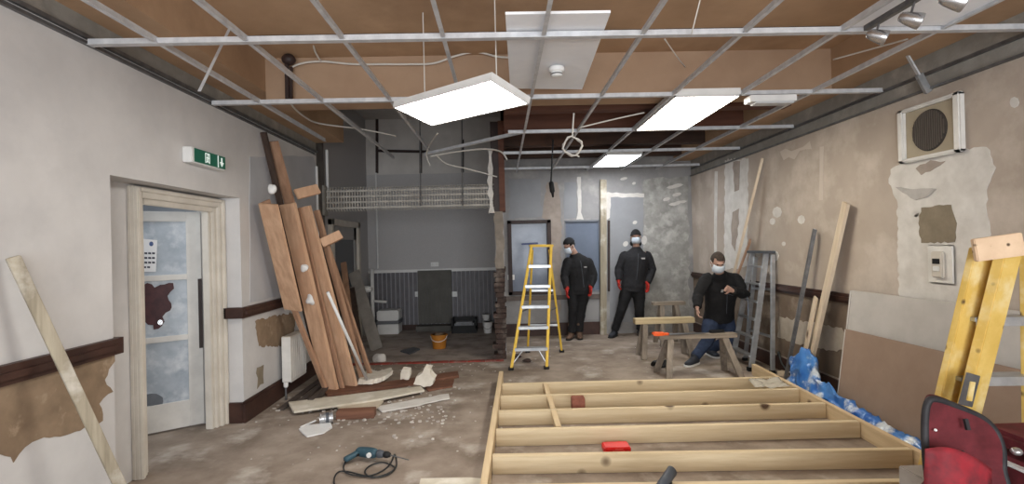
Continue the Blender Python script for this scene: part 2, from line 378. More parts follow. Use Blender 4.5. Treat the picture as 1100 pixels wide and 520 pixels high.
for i, (x, y, w, h) in enumerate(((725,200,9,2),(727,209,5,2),(728,218,10,2),(716,214,4,2),(682,239,2.5,2),(692,258,3,5),(672,262,3,3),(681,197,2,1.5),(670,192,4,1.5))):
    patch('white_smear', lambda a, c: ony(a, c, YF-.005), [(x+w*math.cos(t*math.pi/4), y+h*math.sin(t*math.pi/4)-(.2*w*math.cos(t*math.pi/4))) for t in range(8)], (0,-1,0), M_whiteplaster, wall_far, .015, .05, 50+i)
patch('pale_lower_panel', FP, [(604,322),(643,322),(643,343),(604,343)], (0,-1,0), mat('pale_grey_paint', (150,148,148), rough=.8), wall_far, .005, .3, 60)
b = MB().box((.03,YF-.03,.62), (1.75,YF,.7)); struct('trim_dado_far', b, mat('dusty_rail', (112,98,90), (96,82,76), 5, .7), bevel=.004)
b = MB().box((.03,YF-.025,0), (1.78,YF,.22)); struct('baseboard_far', b, M_rail, bevel=.004)
w1 = MB()
for a, c in (((WA[0],0,WA[2]),(WA[0]+.07,0,WA[3])), ((WA[1]-.07,0,WA[2]),(WA[1],0,WA[3])), ((WA[0],0,WA[3]-.06),(WA[1],0,WA[3])), ((WA[0],0,WA[2]),(WA[1],0,WA[2]+.06))):
    w1.box((a[0],YF-.03,a[2]), (c[0],YF+.1,c[2]))
win1 = struct('window_1', w1, M_darkwood, bevel=.005)
struct('pane', MB().box((WA[0]+.06,YF+.05,WA[2]+.05), (WA[1]-.06,YF+.062,WA[3]-.05)), M_paneblue, win1)
w2 = MB()
for a, c in (((WB[0],WB[2]),(WB[0]+.025,WB[3])), ((WB[1]-.025,WB[2]),(WB[1],WB[3])), ((WB[0],WB[3]-.025),(WB[1],WB[3])), ((WB[0],WB[2]),(WB[1],WB[2]+.03))):
    w2.box((a[0],YF-.005,a[1]), (c[0],YF+.08,c[1]))
win2 = struct('window_2', w2, mat('grey_bead', (120,124,134), rough=.7))
struct('pane', MB().box((WB[0]+.02,YF+.03,WB[2]+.02), (WB[1]-.02,YF+.05,WB[3]-.02)), M_blueboard, win2)
# dark boxed strip and pale upright timber against the far wall
a = ony(654,237,YF-.02); b_ = ony(654,313,YF-.02)
struct('trim_dark_strip', MB().beam(a, b_, .035, .04), M_darkwood)
p0, p1 = ony(648,360,YF-.07), ony(648,193,YF-.07); p0.z = 0
MB().beam(p0, p1, .11, .05).build('timber_upright', M_pinedirty, bevel=.004, label='pale dusty timber upright against the far wall between the two masked men', cat='timber post')
# ------------------------------------------------------------------ alcove
al = MB()
al.box((-2.9,6.85,0), (-2.6,YA+.25,4.1))
alw = struct('wall_alcove_left', al, M_alc)
struct('wall_alcove_back', MB().box((-2.6,YA,0), (.03,YA+.25,3.02)), M_alc)
alu = struct('wall_alcove_upper', MB().box((-2.6,YA+.01,3.02), (.03,YA+.25,4.1)), M_alcup)
for x0, y0, x1, y1 in ((405,115,405,186),(452,150,452,186),(497,150,497,186),(405,162,458,163)):
    a, c = ony(x0,y0,YA-.01), ony(x1,y1,YA-.01); c.z = max(c.z, 3.03)
    struct('dark_joint', MB().beam(a, c, .05, .03, (1,0,0) if x0 == x1 else (0,0,1)), M_darkwood, alu)
struct('ceiling_alcove', MB().box((-2.9,4.9,4.1), (.03,YA+.25,4.2)), M_alcup)
struct('wall_alcove_front', MB().box((-2.9,4.9,3.32), (0.03,5.0,4.2)), M_soot)
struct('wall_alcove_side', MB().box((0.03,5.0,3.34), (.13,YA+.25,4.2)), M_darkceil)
struct('upper_side', MB().box((-2.9,5.0,3.32), (-2.5,6.85,4.1)), M_alcup, alw)
# matchboard dado of the alcove with its white cap
za = ony(460,350,YA).z; zt = ony(460,292,YA).z
md = MB(); x = -2.58
while x < -.12:
    md.box((x, YA-.02, .02), (x+.062, YA, zt)); md.box((x+.062, YA-.012, .02), (x+.085, YA, zt)); x += .085
dado = struct('trim_matchboard', md, M_dado, bevel=.003)
hl = MB(); x = -2.58
while x < -.12:
    hl.cyl((x+.073,YA-.018,.04), (x+.073,YA-.018,zt), .012, None, 8); x += .085
struct('bead', hl, mat('grey_bead_highlight', (150,148,156), rough=.45), dado)  # lighter bead colour paints in the highlights along the ridges
struct('cap', MB().box((-2.6,YA-.05,zt), (-.1,YA,zt+.055)), M_plastic, dado, bevel=.008)
struct('baseboard_alcove', MB().box((-2.6,YA-.04,0), (-.1,YA-.02,.1)), M_rail)
pa, pb = ony(450,350,YA-.06), ony(485,291,YA-.06)
b = MB().box((pa.x, YA-.09, .12), (pb.x, YA-.055, pb.z+.02))
p = thing('access_panel', ((pa.x+pb.x)/2, YA-.09, 0), 'dark olive board covering the middle of the striped dado at the back of the alcove', 'panel')
b.build('cover_board', M_alcpanel, p, bevel=.004)
b = MB()
for i in range(9): b.box((pa.x+.04+i*.068, YA-.098, .16), (pa.x+.06+i*.068, YA-.09, .75))
b.build('ribs', mat('olive_rib', (92,90,86), rough=.7), p)
MB().box((pa.x-.02, YA-.3, 0), (pb.x+.02, YA-.06, .1)).build('plinth', M_alcpanel, p, bevel=.006)
# sockets in the alcove
def socket(pos, w, h, n, label, m=M_plastic):
    t = thing('wall_socket', pos, label, 'socket', None); nx = V(n); sx = V((0,0,1)).cross(nx)
    q = MB(); q.prism([V(pos)+sx*(a*w/2)+V((0,0,1))*(c*h/2) for a, c in ((-1,-1),(1,-1),(1,1),(-1,1))], nx*.012); q.build('face_plate', m, t, bevel=.003)
    for a in (-.25, .25):
        q = MB(); q.prism([V(pos)+nx*.012+sx*(a*w+i*.006)+V((0,0,1))*(j*.012) for i, j in ((-1,-1),(1,-1),(1,1),(-1,1))], nx*.004); q.build('rocker', M_cable, t)
socket(ony(467,284,YA), .15, .085, (0,-1,0), 'white double socket on the grey alcove wall above the dado')
socket(ony(450,316,YA-.03), .15, .1, (0,-1,0), 'white socket on the striped dado left of the dark olive board')
socket(ony(487,316,YA-.03), .15, .1, (0,-1,0), 'white socket on the striped dado right of the dark olive board')
socket(ony(549,298,YF), .12, .09, (0,-1,0), 'white socket under the dark framed window at the far wall')
# side door of the alcove
dy0, dy1 = onx(352,250,-2.6).y, onx(383,250,-2.6).y; zt_ = 2.06
b = MB()
b.box((-2.6,dy0,0), (-2.53,dy0+.1,zt_)).box((-2.6,dy1-.12,0), (-2.53,dy1,zt_)).box((-2.6,dy0,zt_-.1), (-2.53,dy1,zt_))
d2 = struct('door_2', b, M_cream, bevel=.008)
b = MB().box((-2.6,dy0+.1,0), (-2.57,dy1-.12,.95)).box((-2.6,dy0+.1,.95), (-2.57,dy0+.24,zt_-.1)).box((-2.6,dy1-.26,.95), (-2.57,dy1-.12,zt_-.1)).box((-2.6,dy0+.1,1.75), (-2.57,dy1-.12,zt_-.1))
struct('door_leaf', b, mat('pale_grey_door', (168,166,164), (156,154,152), 4, .6), d2, bevel=.004)
struct('pane', MB().box((-2.6,dy0+.24,.95), (-2.585,dy1-.26,1.76)), mat('dark_pane', (44,48,54), rough=.15), d2)
# partition and pillar right of the alcove
struct('wall_partition', MB().box((-.1,7.42,0), (.03,YA+.25,3.34)), M_alc)
pl = MB()
rn = random.Random(3); z = 0.0; i = 0
while z < 1.24:
    e = rn.uniform(-.035, .03)
    pl.box((-.13+e+(.03 if i % 2 else 0), 7.15+rn.uniform(-.01,.02), z), (.03+rn.uniform(-.02,.015), 7.42, z+.062)); z += .072; i += 1
pl.box((-.09, 7.18, 0), (.01, 7.42, 1.28))
pil = struct('pillar_brick', pl, M_brick, bevel=.004)
pp = MB(); pts = []
zc = 1.27
left = [(-.1+rn.uniform(-.02,.02), zc+k*.1) for k in range(9)]; right = [(.025+rn.uniform(-.012,.012), zc+k*.1) for k in range(9)]
pp.prism([(x_, 7.14, z_) for x_, z_ in right]+[(x_, 7.14, z_) for x_, z_ in left[::-1]], (0,.28,0))
bmesh.ops.triangulate(pp.bm, faces=[f for f in pp.bm.faces if len(f.verts) > 4])
struct('plaster_face', pp, M_postplaster, pil)
pw = MB(); ll = [(-.17+rn.uniform(-.02,.02), 2.05+k*.09) for k in range(11)]; rr = [(-.1+rn.uniform(-.02,.012), 2.05+k*.09) for k in range(11)]
pw.prism([(x_, 7.12, z_) for x_, z_ in rr]+[(x_, 7.12, z_) for x_, z_ in ll[::-1]], (0,.05,0))
bmesh.ops.triangulate(pw.bm, faces=[f for f in pw.bm.faces if len(f.verts) > 4])
struct('white_plaster_strip', pw, M_whiteplaster, pil)
struct('dark_core', MB().box((-.13,7.18,2.07), (-.02,7.42,3.34)), M_darkwood, pil)
struct('timber_stud', MB().box((-.02,7.14,2.07), (.06,7.42,3.34)), M_redbeam, pil)
# jamb at the left of the alcove opening
struct('trim_jamb_left', MB().box((-2.6,6.86,0), (-2.47,7.2,3.2)), mat('dirty_dark_jamb', (110,104,98), (84,78,74), 6, .9))
MB().tube([(-2.43,6.8,.2), (-2.43,6.8,2.7)], .016, 10).build('conduit_pipe', M_plastic, label='thin white conduit running up the end of the left wall beside the timber pile', cat='pipe')
MB().tube([(-2.44,7.24,2.3), (-2.44,7.24,3.0)], .02, 10).build('conduit_pipe', M_plastic, label='short white conduit above the left end of the mesh lintel', cat='pipe')
a = ony(403,180,YA-.1)
MB().tube([(a.x,YA-.06,1.2),(a.x,YA-.06,3.05)], .018, 10).build('conduit_pipe', M_plastic, label='tall thin white pipe in the back left corner of the alcove', cat='pipe')
p = thing('waste_pipe', (-2.5,9.55,0), 'white upright plastic pipe beside the storage box in the alcove', 'pipe')
q0, q1 = onz(403,353), ony(405,289,9.5); q1.x = q0.x = -2.42; q0.y = q1.y = 9.5
MB().tube([q0, q1], .035, 12).build('upright', M_plastic, p, smooth=True)
MB().tube([q0+V((0,0,.62)), q0+V((.26,-.02,.6))], .025, 10).build('branch', M_plastic, p, smooth=True)
# mesh lintel
zl0, zl1 = ony(440,222,7.2).z, ony(440,204,7.2).z
p = thing('mesh_lintel', (-1.25,7.2,zl0), 'long perforated metal lath lintel spanning the alcove opening', 'lintel')
M_pale = mat('pale_lath', (190,184,172), (160,154,144), 9, .7)
for j in range(4):
    zz = zl0+(zl1-zl0)*(j/3)
    MB().box((-2.48,7.18,zz-.012), (-.1,7.2,zz+.012)).build('flange', M_pale, p)
lt = MB(); n = 62
for i in range(n):
    xx = -2.46+2.34*i/(n-1)
    lt.beam((xx, 7.175, zl0-.03), (xx, 7.175, zl1+.03), .013, .01)
    lt.beam((xx, 7.175, zl0-.03), (xx+.02, 7.13, zl0-.045), .013, .01); lt.beam((xx, 7.175, zl1+.03), (xx+.02, 7.13, zl1+.045), .013, .01)
lt.build('lath', M_pale, p)
struct('lintel_bearing_left', MB().box((-2.62,7.1,zl0-.1), (-2.44,7.25,zl1+.08)), M_soot, None)
# ------------------------------------------------------------------ ceiling void
struct('ceiling', MB().box((-2.85,-2.4,3.32), (XR+.3,4.9,3.42)), M_ceil)
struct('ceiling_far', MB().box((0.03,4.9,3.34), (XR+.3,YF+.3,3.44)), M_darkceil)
struct('ceiling_soffit_left', MB().box((XL,-2.4,3.02), (-2.08,6.85,3.32)), M_ceil)
struct('ceiling_soffit_right', MB().box((3.05,-2.4,3.0), (XR,YF,3.32)), M_ceil)
struct('beam_main', MB().box((-2.08,4.6,2.93), (3.05,4.9,3.32)), M_beamface)
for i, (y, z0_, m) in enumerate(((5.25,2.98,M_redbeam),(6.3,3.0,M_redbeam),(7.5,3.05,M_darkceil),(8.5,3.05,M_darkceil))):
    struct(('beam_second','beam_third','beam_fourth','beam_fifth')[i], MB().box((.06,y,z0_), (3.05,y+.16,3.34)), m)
# joints of the fibre boards overhead
for i, y in enumerate((-.6,.6,1.8,3.0,4.1)): struct('trim_board_joint', MB().box((-2.08,y,3.312), (3.05,y+.015,3.32)), M_darkwood)
# back of the shop behind the camera: wall with a wide shop window opening
bw = MB().box((-2.85,-2.6,0), (XR+.3,-2.4,.45)).box((-2.85,-2.6,2.65), (XR+.3,-2.4,3.42)).box((-2.85,-2.6,.45), (-1.9,-2.4,2.65)).box((2.8,-2.6,.45), (XR+.3,-2.4,2.65))
struct('wall_back', bw, M_left)
bm_ = MB()
for x in (-.74,.44,1.62): bm_.box((x-.03,-2.54,.45), (x+.03,-2.46,2.65))
bm_.box((-1.9,-2.54,1.95), (2.8,-2.46,2.0)); struct('window_3', bm_, M_darkwood)
# ------------------------------------------------------------------ suspended grid
GZ = 2.85
def tee(p0, p1, w=.026):
    b = MB(); p0 = V(p0); p1 = V(p1); d = (p1-p0).normalized(); sd = d.cross(V((0,0,1))).normalized()
    b.beam(p0, p1, w, .004, sd); b.beam(p0+V((0,0,.018)), p1+V((0,0,.018)), .007, .036, sd); return b
mains = [(-2.02,-2.2,5.95,'first ceiling runner from the left wall'),(-1.49,-2.2,7.2,'second ceiling runner from the left wall'),(-.92,-2.2,6.7,'third ceiling runner from the left wall, above the tilted lamp'),
         (-.32,-2.2,4.5,'fourth ceiling runner from the left wall, ending at the tilted lamp'),(.28,-2.2,8.85,'ceiling runner crossing the white tile with the smoke detector'),(.88,-2.2,8.85,'ceiling runner just right of the tile with the smoke detector'),
         (1.5,-2.2,8.85,'ceiling runner along the left edge of the recessed lamp'),(2.1,-2.2,8.85,'ceiling runner beside the spotlights and right edge of the recessed lamp'),(2.72,-2.2,8.85,'last full ceiling runner before the right wall')]
for x, y0, y1, lb in mains:
    tee((x,y0,GZ), (x,y1,GZ)).build('ceiling_runner', M_galv, label='galvanised '+lb if not lb.startswith('galv') else lb, cat='ceiling grid bar', group='long bars of the suspended ceiling grid')
crs = [(3.07,-2.42,3.33,'nearest wide cross bar of the ceiling grid, spanning wall to wall',.045),(4.36,-2.42,3.33,'second cross bar of the ceiling grid, just before the tan beam',.04),(5.7,.1,3.33,'third cross bar of the ceiling grid at the far end of the recessed lamp',.03),
       (7.0,.05,3.33,'fourth cross bar of the ceiling grid before the far lamp',.03),(8.45,.05,3.33,'last cross bar of the ceiling grid close to the far wall',.03)]
for y, x0, x1, lb, w in crs:
    b = tee((x0,y,GZ-.006), (x1,y,GZ-.006), w)
    if w > .035: b.beam((x0,y-.01,GZ+.012), (x1,y-.01,GZ+.012), .004, .034, (0,1,0))
    b.build('ceiling_cross_bar', M_galv, label='galvanised '+lb, cat='ceiling grid bar', group='cross bars of the suspended ceiling grid')
for nm, a, c in (('left',(XL+.012,-2.3,GZ-.0),(XL+.012,6.8,GZ)),('right',(XR-.012,-2.3,GZ-.01),(XR-.012,YF-.02,GZ-.01))):
    b = MB().beam(a, c, .024, .004, (1,0,0)).beam(V(a)+V((.011 if nm=='right' else -.011,0,.014)), V(c)+V((.011 if nm=='right' else -.011,0,.014)), .004, .03, (1,0,0)); b.build('trim_ceiling_'+nm, M_galvdk, kind=S)
# dark ledge below right grid edge
struct('trim_right_ledge', MB().box((XR-.03,-2.3,2.72), (XR,YF-.02,2.735)), M_galvdk)
a, c = ony(456,167,6.6), ony(562,143,5.72)
tee(a, c, .035).build('loose_ceiling_bar', M_galv, label='loose galvanised ceiling bar hanging askew below the tilted lamp', cat='ceiling grid bar')
# strap hangers
for x0, y0, x1, y1, Yd, lb in ((245,25,214,97,3.4,'thin galvanised strap hanger by the left wall above the nearest cross bar'),):
    a, c = ony(248,28,3.6), ony(214,98,3.2)
    MB().beam(a, c, .02, .003, (1,0,0)).build('strap_hanger', M_galv, label=lb, cat='hanger')
p = thing('hanger_bracket', (3.28,3.95,2.72), 'galvanised strut bracket hanging from the ceiling beside the round vent', 'bracket')
MB().beam(ony(975,60,3.8), ony(989,84,3.85), .012, .03, (1,0,0)).build('strut', M_galv, p)
MB().beam(ony(987,80,3.84), ony(997,99,3.88), .045, .03, (1,0,0)).build('clip', M_alu, p)
p = thing('old_ceiling_hook', ony(310,85,4.45), 'dark rusty bracket on the tan beam near its left end', 'bracket')
MB().beam(ony(308,60,4.5), ony(309,112,4.5), .03, .03).beam(ony(313,72,4.52), ony(313,112,4.52), .02, .02).build('strap', M_darkwood, p)
MB().ell(ony(310,64,4.5), (.06,.05,.05)).build('mount_knot', M_darkwood, p, smooth=True)
# ------------------------------------------------------------------ lamps
def panel_light(c, ux, vy, w, d, th, label, m, name='ceiling_lamp'):
    ux = V(ux).normalized(); vy = V(vy); vy = (vy-ux*vy.dot(ux)).normalized(); n = ux.cross(vy)
    c = V(c); t = thing(name, c, label, 'lamp', 'lit ceiling lamps')
    def pr(x0, x1, y0, y1, z0, z1): return [c+ux*x+vy*y+n*z for x, y, z in ((x0,y0,z0),(x1,y0,z0),(x1,y1,z0),(x0,y1,z0))], [c+ux*x+vy*y+n*z for x, y, z in ((x0,y0,z1),(x1,y0,z1),(x1,y1,z1),(x0,y1,z1))]
    b = MB(); e = .012
    b.hexa(*pr(-w/2,w/2,-d/2,d/2,.012,th))
    for r in ((-w/2,w/2,-d/2,-d/2+e),(-w/2,w/2,d/2-e,d/2),(-w/2,-w/2+e,-d/2,d/2),(w/2-e,w/2,-d/2,d/2)): b.hexa(*pr(*r,0,.014))
    b.build('housing', M_plastic, t)
    q = MB(); q.hexa(*pr(-w/2+e,w/2-e,-d/2+e,d/2-e,.004,.012)); q.build('diffuser', m, t)
    return t, pr
Rl = Matrix.Rotation(-.736,3,'Z')@Matrix.Rotation(-.208,3,'X')@Matrix.Rotation(.028,3,'Y')
panel_light((-.282,3.5,2.56), Rl@V((1,0,0)), Rl@V((0,1,0)), .98, .37, .05, 'bright lamp hanging tilted from wires below the ceiling grid', M_lamp)
panel_light((1.79,4.96,2.825), (1,0,0), (0,1,0), .57, 1.28, .07, 'large lit rectangular lamp recessed in the grid right of the smoke detector tile', M_lampw)
panel_light((1.79,7.83,2.845), (1,0,0), (0,1,0), .53, 1.08, .06, 'small distant lit lamp in the ceiling near the far wall', M_lampf)
for px, lb in ((-.36,'left'),(.36,'right')):
    q = V((-.282,3.5,2.56))+Rl@V((px,0,.05)); MB().tube([q, V((q.x,q.y,3.32))], .004, 6).build('suspension_wire', M_cable, label='thin wire holding the '+lb+' end of the tilted lamp', cat='wire')
a = ony(803,108,4.35); c = ony(853,105,4.35)
p = thing('ceiling_control_box', (a+c)/2, 'small slim white unlit fitting hanging right of the large recessed lamp', 'light fitting')
MB().box((a.x,4.3,a.z-.02), (c.x,4.42,a.z+.035)).build('casing', M_plastic, p, bevel=.006)
MB().box((a.x+.05,4.31,a.z-.035), (c.x-.02,4.41,a.z-.02)).build('cover', mat('grey_diffuser', (188,190,194), rough=.4), p, bevel=.004)
# white tiles still lying on the grid
b = MB(); b.prism([(.05,2.84,2.885),(.64,2.84,2.885),(.71,4.3,2.9),(.1,4.24,2.9)], (0,0,.015))
b.build('ceiling_tile', M_tile, label='white ceiling tile with the smoke detector left lying on the grid', cat='ceiling tile', group='ceiling tiles left on the grid')
b = MB(); b.box((2.13,1.75,2.868), (2.72,3.04,2.883)); b.build('ceiling_tile', M_tile, label='white ceiling tile above the three spotlights', cat='ceiling tile', group='ceiling tiles left on the grid')
c = onz(598,74,2.87); p = thing('smoke_detector', c, 'round white smoke detector under the white ceiling tile', 'smoke detector')
MB().lathe(c, (0,0,-1), ((.052,-.012),(.058,0),(.058,.018),(.05,.026))).build('base', M_plastic, p, smooth=False)
MB().lathe(c, (0,0,-1), ((.04,.026),(.042,.034),(.042,.046),(.034,.056),(.012,.06))).build('sensor_head', M_plastic, p)
MB().lathe(c, (0,0,-1), ((.0425,.036),(.0435,.037),(.0435,.043),(.0425,.044)), 24).build('slots', M_black, p)
# spotlights on a track
t0, t1 = V((2.17,2.95,GZ-.03)), V((2.17,1.6,GZ-.03))
MB().beam(t0, t1, .03, .03).build('lighting_track', M_galvdk, label='short track bar carrying the spotlights at upper right', cat='track')
for i, (x, y, Y, lb) in enumerate(((940,38,2.85,'lowest chrome spotlight at the end of the track'),(976,20,2.6,'middle chrome spotlight of the track'),(1021,0,2.3,'chrome spotlight of the track cut by the top of the picture'))):
    c = ony(x, y, Y); top = V((2.17, Y, GZ-.045))
    p = thing('spotlight', c, lb, 'spotlight', 'spotlights on the track')
    MB().tube([top, top+(c-top)*.5+V((0,0,-.01)), c], .006, 8).build('arm', M_galvdk, p)
    ax = V((.8,-.35,-.42)).normalized()
    MB().lathe(c-ax*.045, ax, ((.012,0),(.022,.006),(.03,.03),(.038,.07),(.042,.1),(.04,.104))).build('shade', M_chrome, p, smooth=True)
    MB().lathe(c-ax*.045, ax, ((.036,.098),(.036,.1045))).build('lens', M_plastic, p)
# cables overhead
def cable(name, pts, r, m, label, k=6, closed=False):
    return MB().tube(pts, r, 8, k, closed).build(name, m, label=label, cat='cable', smooth=True)
cable('ceiling_cable', [ony(x,y,4.56) for x,y in ((306,80),(318,70),(343,66),(380,69),(412,69),(440,69),(466,68),(490,60),(512,56),(535,61),(556,62))], .009, M_cable, 'white cable clipped along the top of the tan beam')
cable('ceiling_cable', [ony(x,y,Y) for x,y,Y in ((354,8,3.9),(340,18,4.0),(336,38,4.2),(338,54,4.4),(344,65,4.54))], .008, M_cable, 'white cable loop dropping to the tan beam from the left ceiling')
cable('ceiling_cable', [ony(x,y,Y) for x,y,Y in ((309,95,4.5),(313,112,4.6),(328,126,5.2),(345,133,5.6),(390,139,6.0),(425,146,6.3))], .009, M_cable, 'white cable sagging from the rusty bracket towards the alcove')
cable('ceiling_cable', [ony(x,y,Y) for x,y,Y in ((468,166,6.6),(480,176,6.8),(505,182,7.0),(534,190,7.08))], .009, M_cable, 'lower pale cable running from the loose bar to the pillar')
cable('ceiling_cable', [ony(x,y,Y) for x,y,Y in ((462,168,6.6),(490,163,6.7),(520,160,6.8),(538,163,7.0),(545,172,7.05))], .012, M_cable, 'upper pale cable looping from the loose bar to the pillar')
cable('ceiling_cable', [ony(x,y,Y) for x,y,Y in ((470,143,5.6),(462,155,6.2),(458,166,6.5),(462,178,6.5))], .008, M_cable, 'short dangling cable at the left end of the loose bar')
cable('ceiling_cable', [ony(x,y,Y) for x,y,Y in ((594,150,7.0),(593,175,7.0),(592,195,7.0))], .012, M_cabled, 'dark cable with a plug hanging in front of the far wall')
MB().lathe(ony(592,195,7.0), (0.1,0,-1), ((.02,0),(.035,.02),(.035,.14),(.02,.16),(.012,.22))).build('hanging_plug', M_black, label='black plug hanging at the end of the dark cable', cat='plug', smooth=True)
cable('ceiling_cable', [ony(x,y,Y) for x,y,Y in ((623,137,5.0),(660,128,5.0),(692,121,5.0))], .007, M_cable, 'thin pale cable slanting between the coil and the recessed lamp')
cable('ceiling_cable', [ony(x,y,Y) for x,y,Y in ((752,0,2.9),(747,20,2.95),(743,36,3.02))], .004, M_cable, 'thin pale string dangling from the brown ceiling right of the tile')
cable('ceiling_cable', [ony(x,y,Y) for x,y,Y in ((714,42,3.8),(728,62,4.1),(736,72,4.4))], .005, M_cable, 'short pale string in front of the tan beam above the recessed lamp')
cable('ceiling_cable', [ony(x,y,Y) for x,y,Y in ((895,64,4.3),(935,53,4.0),(975,42,3.7))], .007, M_cable, 'pale cable below the brown ceiling near the spotlights')
b = MB(); c = ony(615,157,4.6)
pts = []
for i in range(60):
    a_ = 2*math.pi*i/15; r = .083+.008*math.sin(i*1.7)
    pts.append(c+V((r*math.cos(a_), .03*(i/60-.5)+.01*math.sin(a_*2), r*1.0*math.sin(a_))))
b.tube(pts, .008, 8); b.tube([c+V((0,0,.083)), c+V((.01,0,.2)), c+V((.02,.0,.3))], .007, 8, 4); b.tube([c+V((.03,0,-.08)), c+V((.06,.0,-.1))], .007, 8)
b.build('ceiling_cable_coil', M_cable, label='coil of white cable hanging from the ceiling grid', cat='cable', smooth=True)
for i, (x, y0, y1, Y, lb) in enumerate(((452,150,221,7.1,'left thin hanging rod crossing the mesh lintel'),(497,150,221,7.1,'right thin hanging rod crossing the mesh lintel'))):
    MB().tube([ony(x,y0,Y)+V((0,0,.6)), ony(x,y1,Y)], .009, 8).build('hanging_rod', M_galvdk, label=lb, cat='rod')
# ------------------------------------------------------------------ exit sign
p = thing('exit_sign', (XL+.05,4.15,2.3), 'green and white emergency exit sign box above the door recess', 'sign')
ya, yb, z0_, z1_ = 3.98, 4.46, 2.30, 2.42
MB().box((XL,ya,z0_), (XL+.075,yb,z1_)).build('casing', M_plastic, p, bevel=.006)
MB().box((XL+.075,ya+.03,z0_+.008), (XL+.08,yb-.012,z1_-.006)).build('green_face', M_green, p)
b = MB()
b.box((XL+.08,yb-.13,z0_+.012), (XL+.083,yb-.12,z1_-.01))
yc = ya+.2; X_ = (XL+.08, XL+.083)
def sbox(y0, y1, z0, z1): b.box((X_[0],y0,z0), (X_[1],y1,z1))
sbox(yc-.03,yc-.024,z0_+.02,z1_-.02); sbox(yc+.024,yc+.03,z0_+.02,z1_-.02); sbox(yc-.03,yc+.03,z1_-.026,z1_-.02)
for a, c, w in (((yc-.0,.045),(yc+.004,.075),.012),((yc,.045),(yc-.014,.024),.007),((yc,.045),(yc+.014,.026),.007),((yc+.002,.07),(yc-.014,.06),.006),((yc+.002,.07),(yc+.016,.06),.006)):
    b.beam((XL+.0815,a[0],z0_+a[1]), (XL+.0815,c[0],z0_+c[1]), w, .003, (0,1,0))
b.cyl((XL+.08,yc+.006,z0_+.087), (XL+.083,yc+.006,z0_+.087), .008, None, 12)
b.build('running_figure_symbol', M_exitw, p); b = MB(); ym = yb-.07
b.box((XL+.08,ym-.009,z0_+.055), (XL+.083,ym+.009,z1_-.022)); b.prism([(XL+.08,ym-.03,z0_+.06),(XL+.08,ym+.03,z0_+.06),(XL+.08,ym,z0_+.022)], (.003,0,0))
b.build('arrow_symbol', M_exitw, p)
# ------------------------------------------------------------------ door leaf, ajar
hg = V((-2.80,4.80,.015)); dr = V((-.40,-.29,0)).normalized(); nr = V((dr.y,-dr.x,0)); 
if nr.x < 0: nr = -nr
W = .98; HH = 1.96; T = .04
door = thing('door_1', hg, None, None); door['kind'] = S; door['label'] = 'white glazed door standing ajar in the left wall'
def dbox(mb, a0, a1, z0, z1, n0, n1):
    q = [hg+dr*a+nr*n for a, n in ((a0,n0),(a1,n0),(a1,n1),(a0,n1))]
    mb.hexa([x+V((0,0,z0)) for x in q], [x+V((0,0,z1)) for x in q])
b = MB(); st = .115
dbox(b,0,st,0,HH,-T,0); dbox(b,W-st,W,0,HH,-T,0)
zs = [0,.22,.80,.85,1.36,1.40,1.87,HH]
zr = [(0,.24),(.79,.84),(1.34,1.39),(1.87,HH)]
for z0_, z1_ in zr: dbox(b, st, W-st, z0_, z1_, -T, 0)
b.build('leaf', M_white, door, bevel=.004)
for (z0_, z1_) in ((.24,.79),(.84,1.34),(1.39,1.87)):
    b = MB(); dbox(b, st, W-st, z0_, z1_, -T/2-.004, -T/2+.004); g = b.build('pane', M_frost, door)
def dpt(px, py, off=-.012):
    # point of the door face seen at a pixel
    r = ray(px, py); d = (hg+nr*off-EYE).dot(nr)/r.dot(nr); return EYE+r*d
def dpatch(name, pix, m, amp, seed, off=-.012, th=.003):
    b = MB(); b.prism(rough_poly([dpt(*q, off) for q in pix], amp, .03, seed), nr*th)
    bmesh.ops.triangulate(b.bm, faces=[f for f in b.bm.faces if len(f.verts) > 4]); return b.build(name, m, door)
dpatch('stain', [(151,308),(158,304),(166,309),(172,306),(186,304),(187,310),(180,318),(184,326),(178,336),(174,350),(165,354),(156,346),(150,334)], M_stain, .022, 3)
dpatch('blot', [(151,425),(168,423),(175,427),(174,436),(155,437),(150,433)], M_greyblot, .008, 4)
dpatch('round_handle', [(172+3*math.cos(t*.785), 346+3*math.sin(t*.785)) for t in range(8)], M_chrome, 0, 5, -.009, .03)
nb = MB(); nb.prism([dpt(*q, -.01) for q in ((149,256),(169,258),(167.5,292),(149,292))], nr*.002)
notice = nb.build('notice', M_paper, None, label='white paper notice taped to the top glass of the door', cat='notice')
for j, y in enumerate((271,276,281,286)):
    tb = MB()
    for k in range(4 if j < 3 else 2):
        x0 = 151+k*4.1+(3 if j == 3 else 0); tb.prism([dpt(x0+a, y+c, -.0078) for a, c in ((0,0),(3.1,.15),(3.1,2.2),(0,2.0))], nr*.0008)
    tb.build('text_line', M_ink, notice)
tb = MB(); tb.prism([dpt(162.5+2.3*math.cos(t*.63), 262+2.6*math.sin(t*.63), -.0078) for t in range(10)], nr*.0008); tb.build('round_symbol', mat('blue_symbol', (70,96,160)), notice)
b = MB(); dbox(b, .0, .03, .7, 1.34, -.01, .012); b.build('hinge_strip', M_darkwood, door)
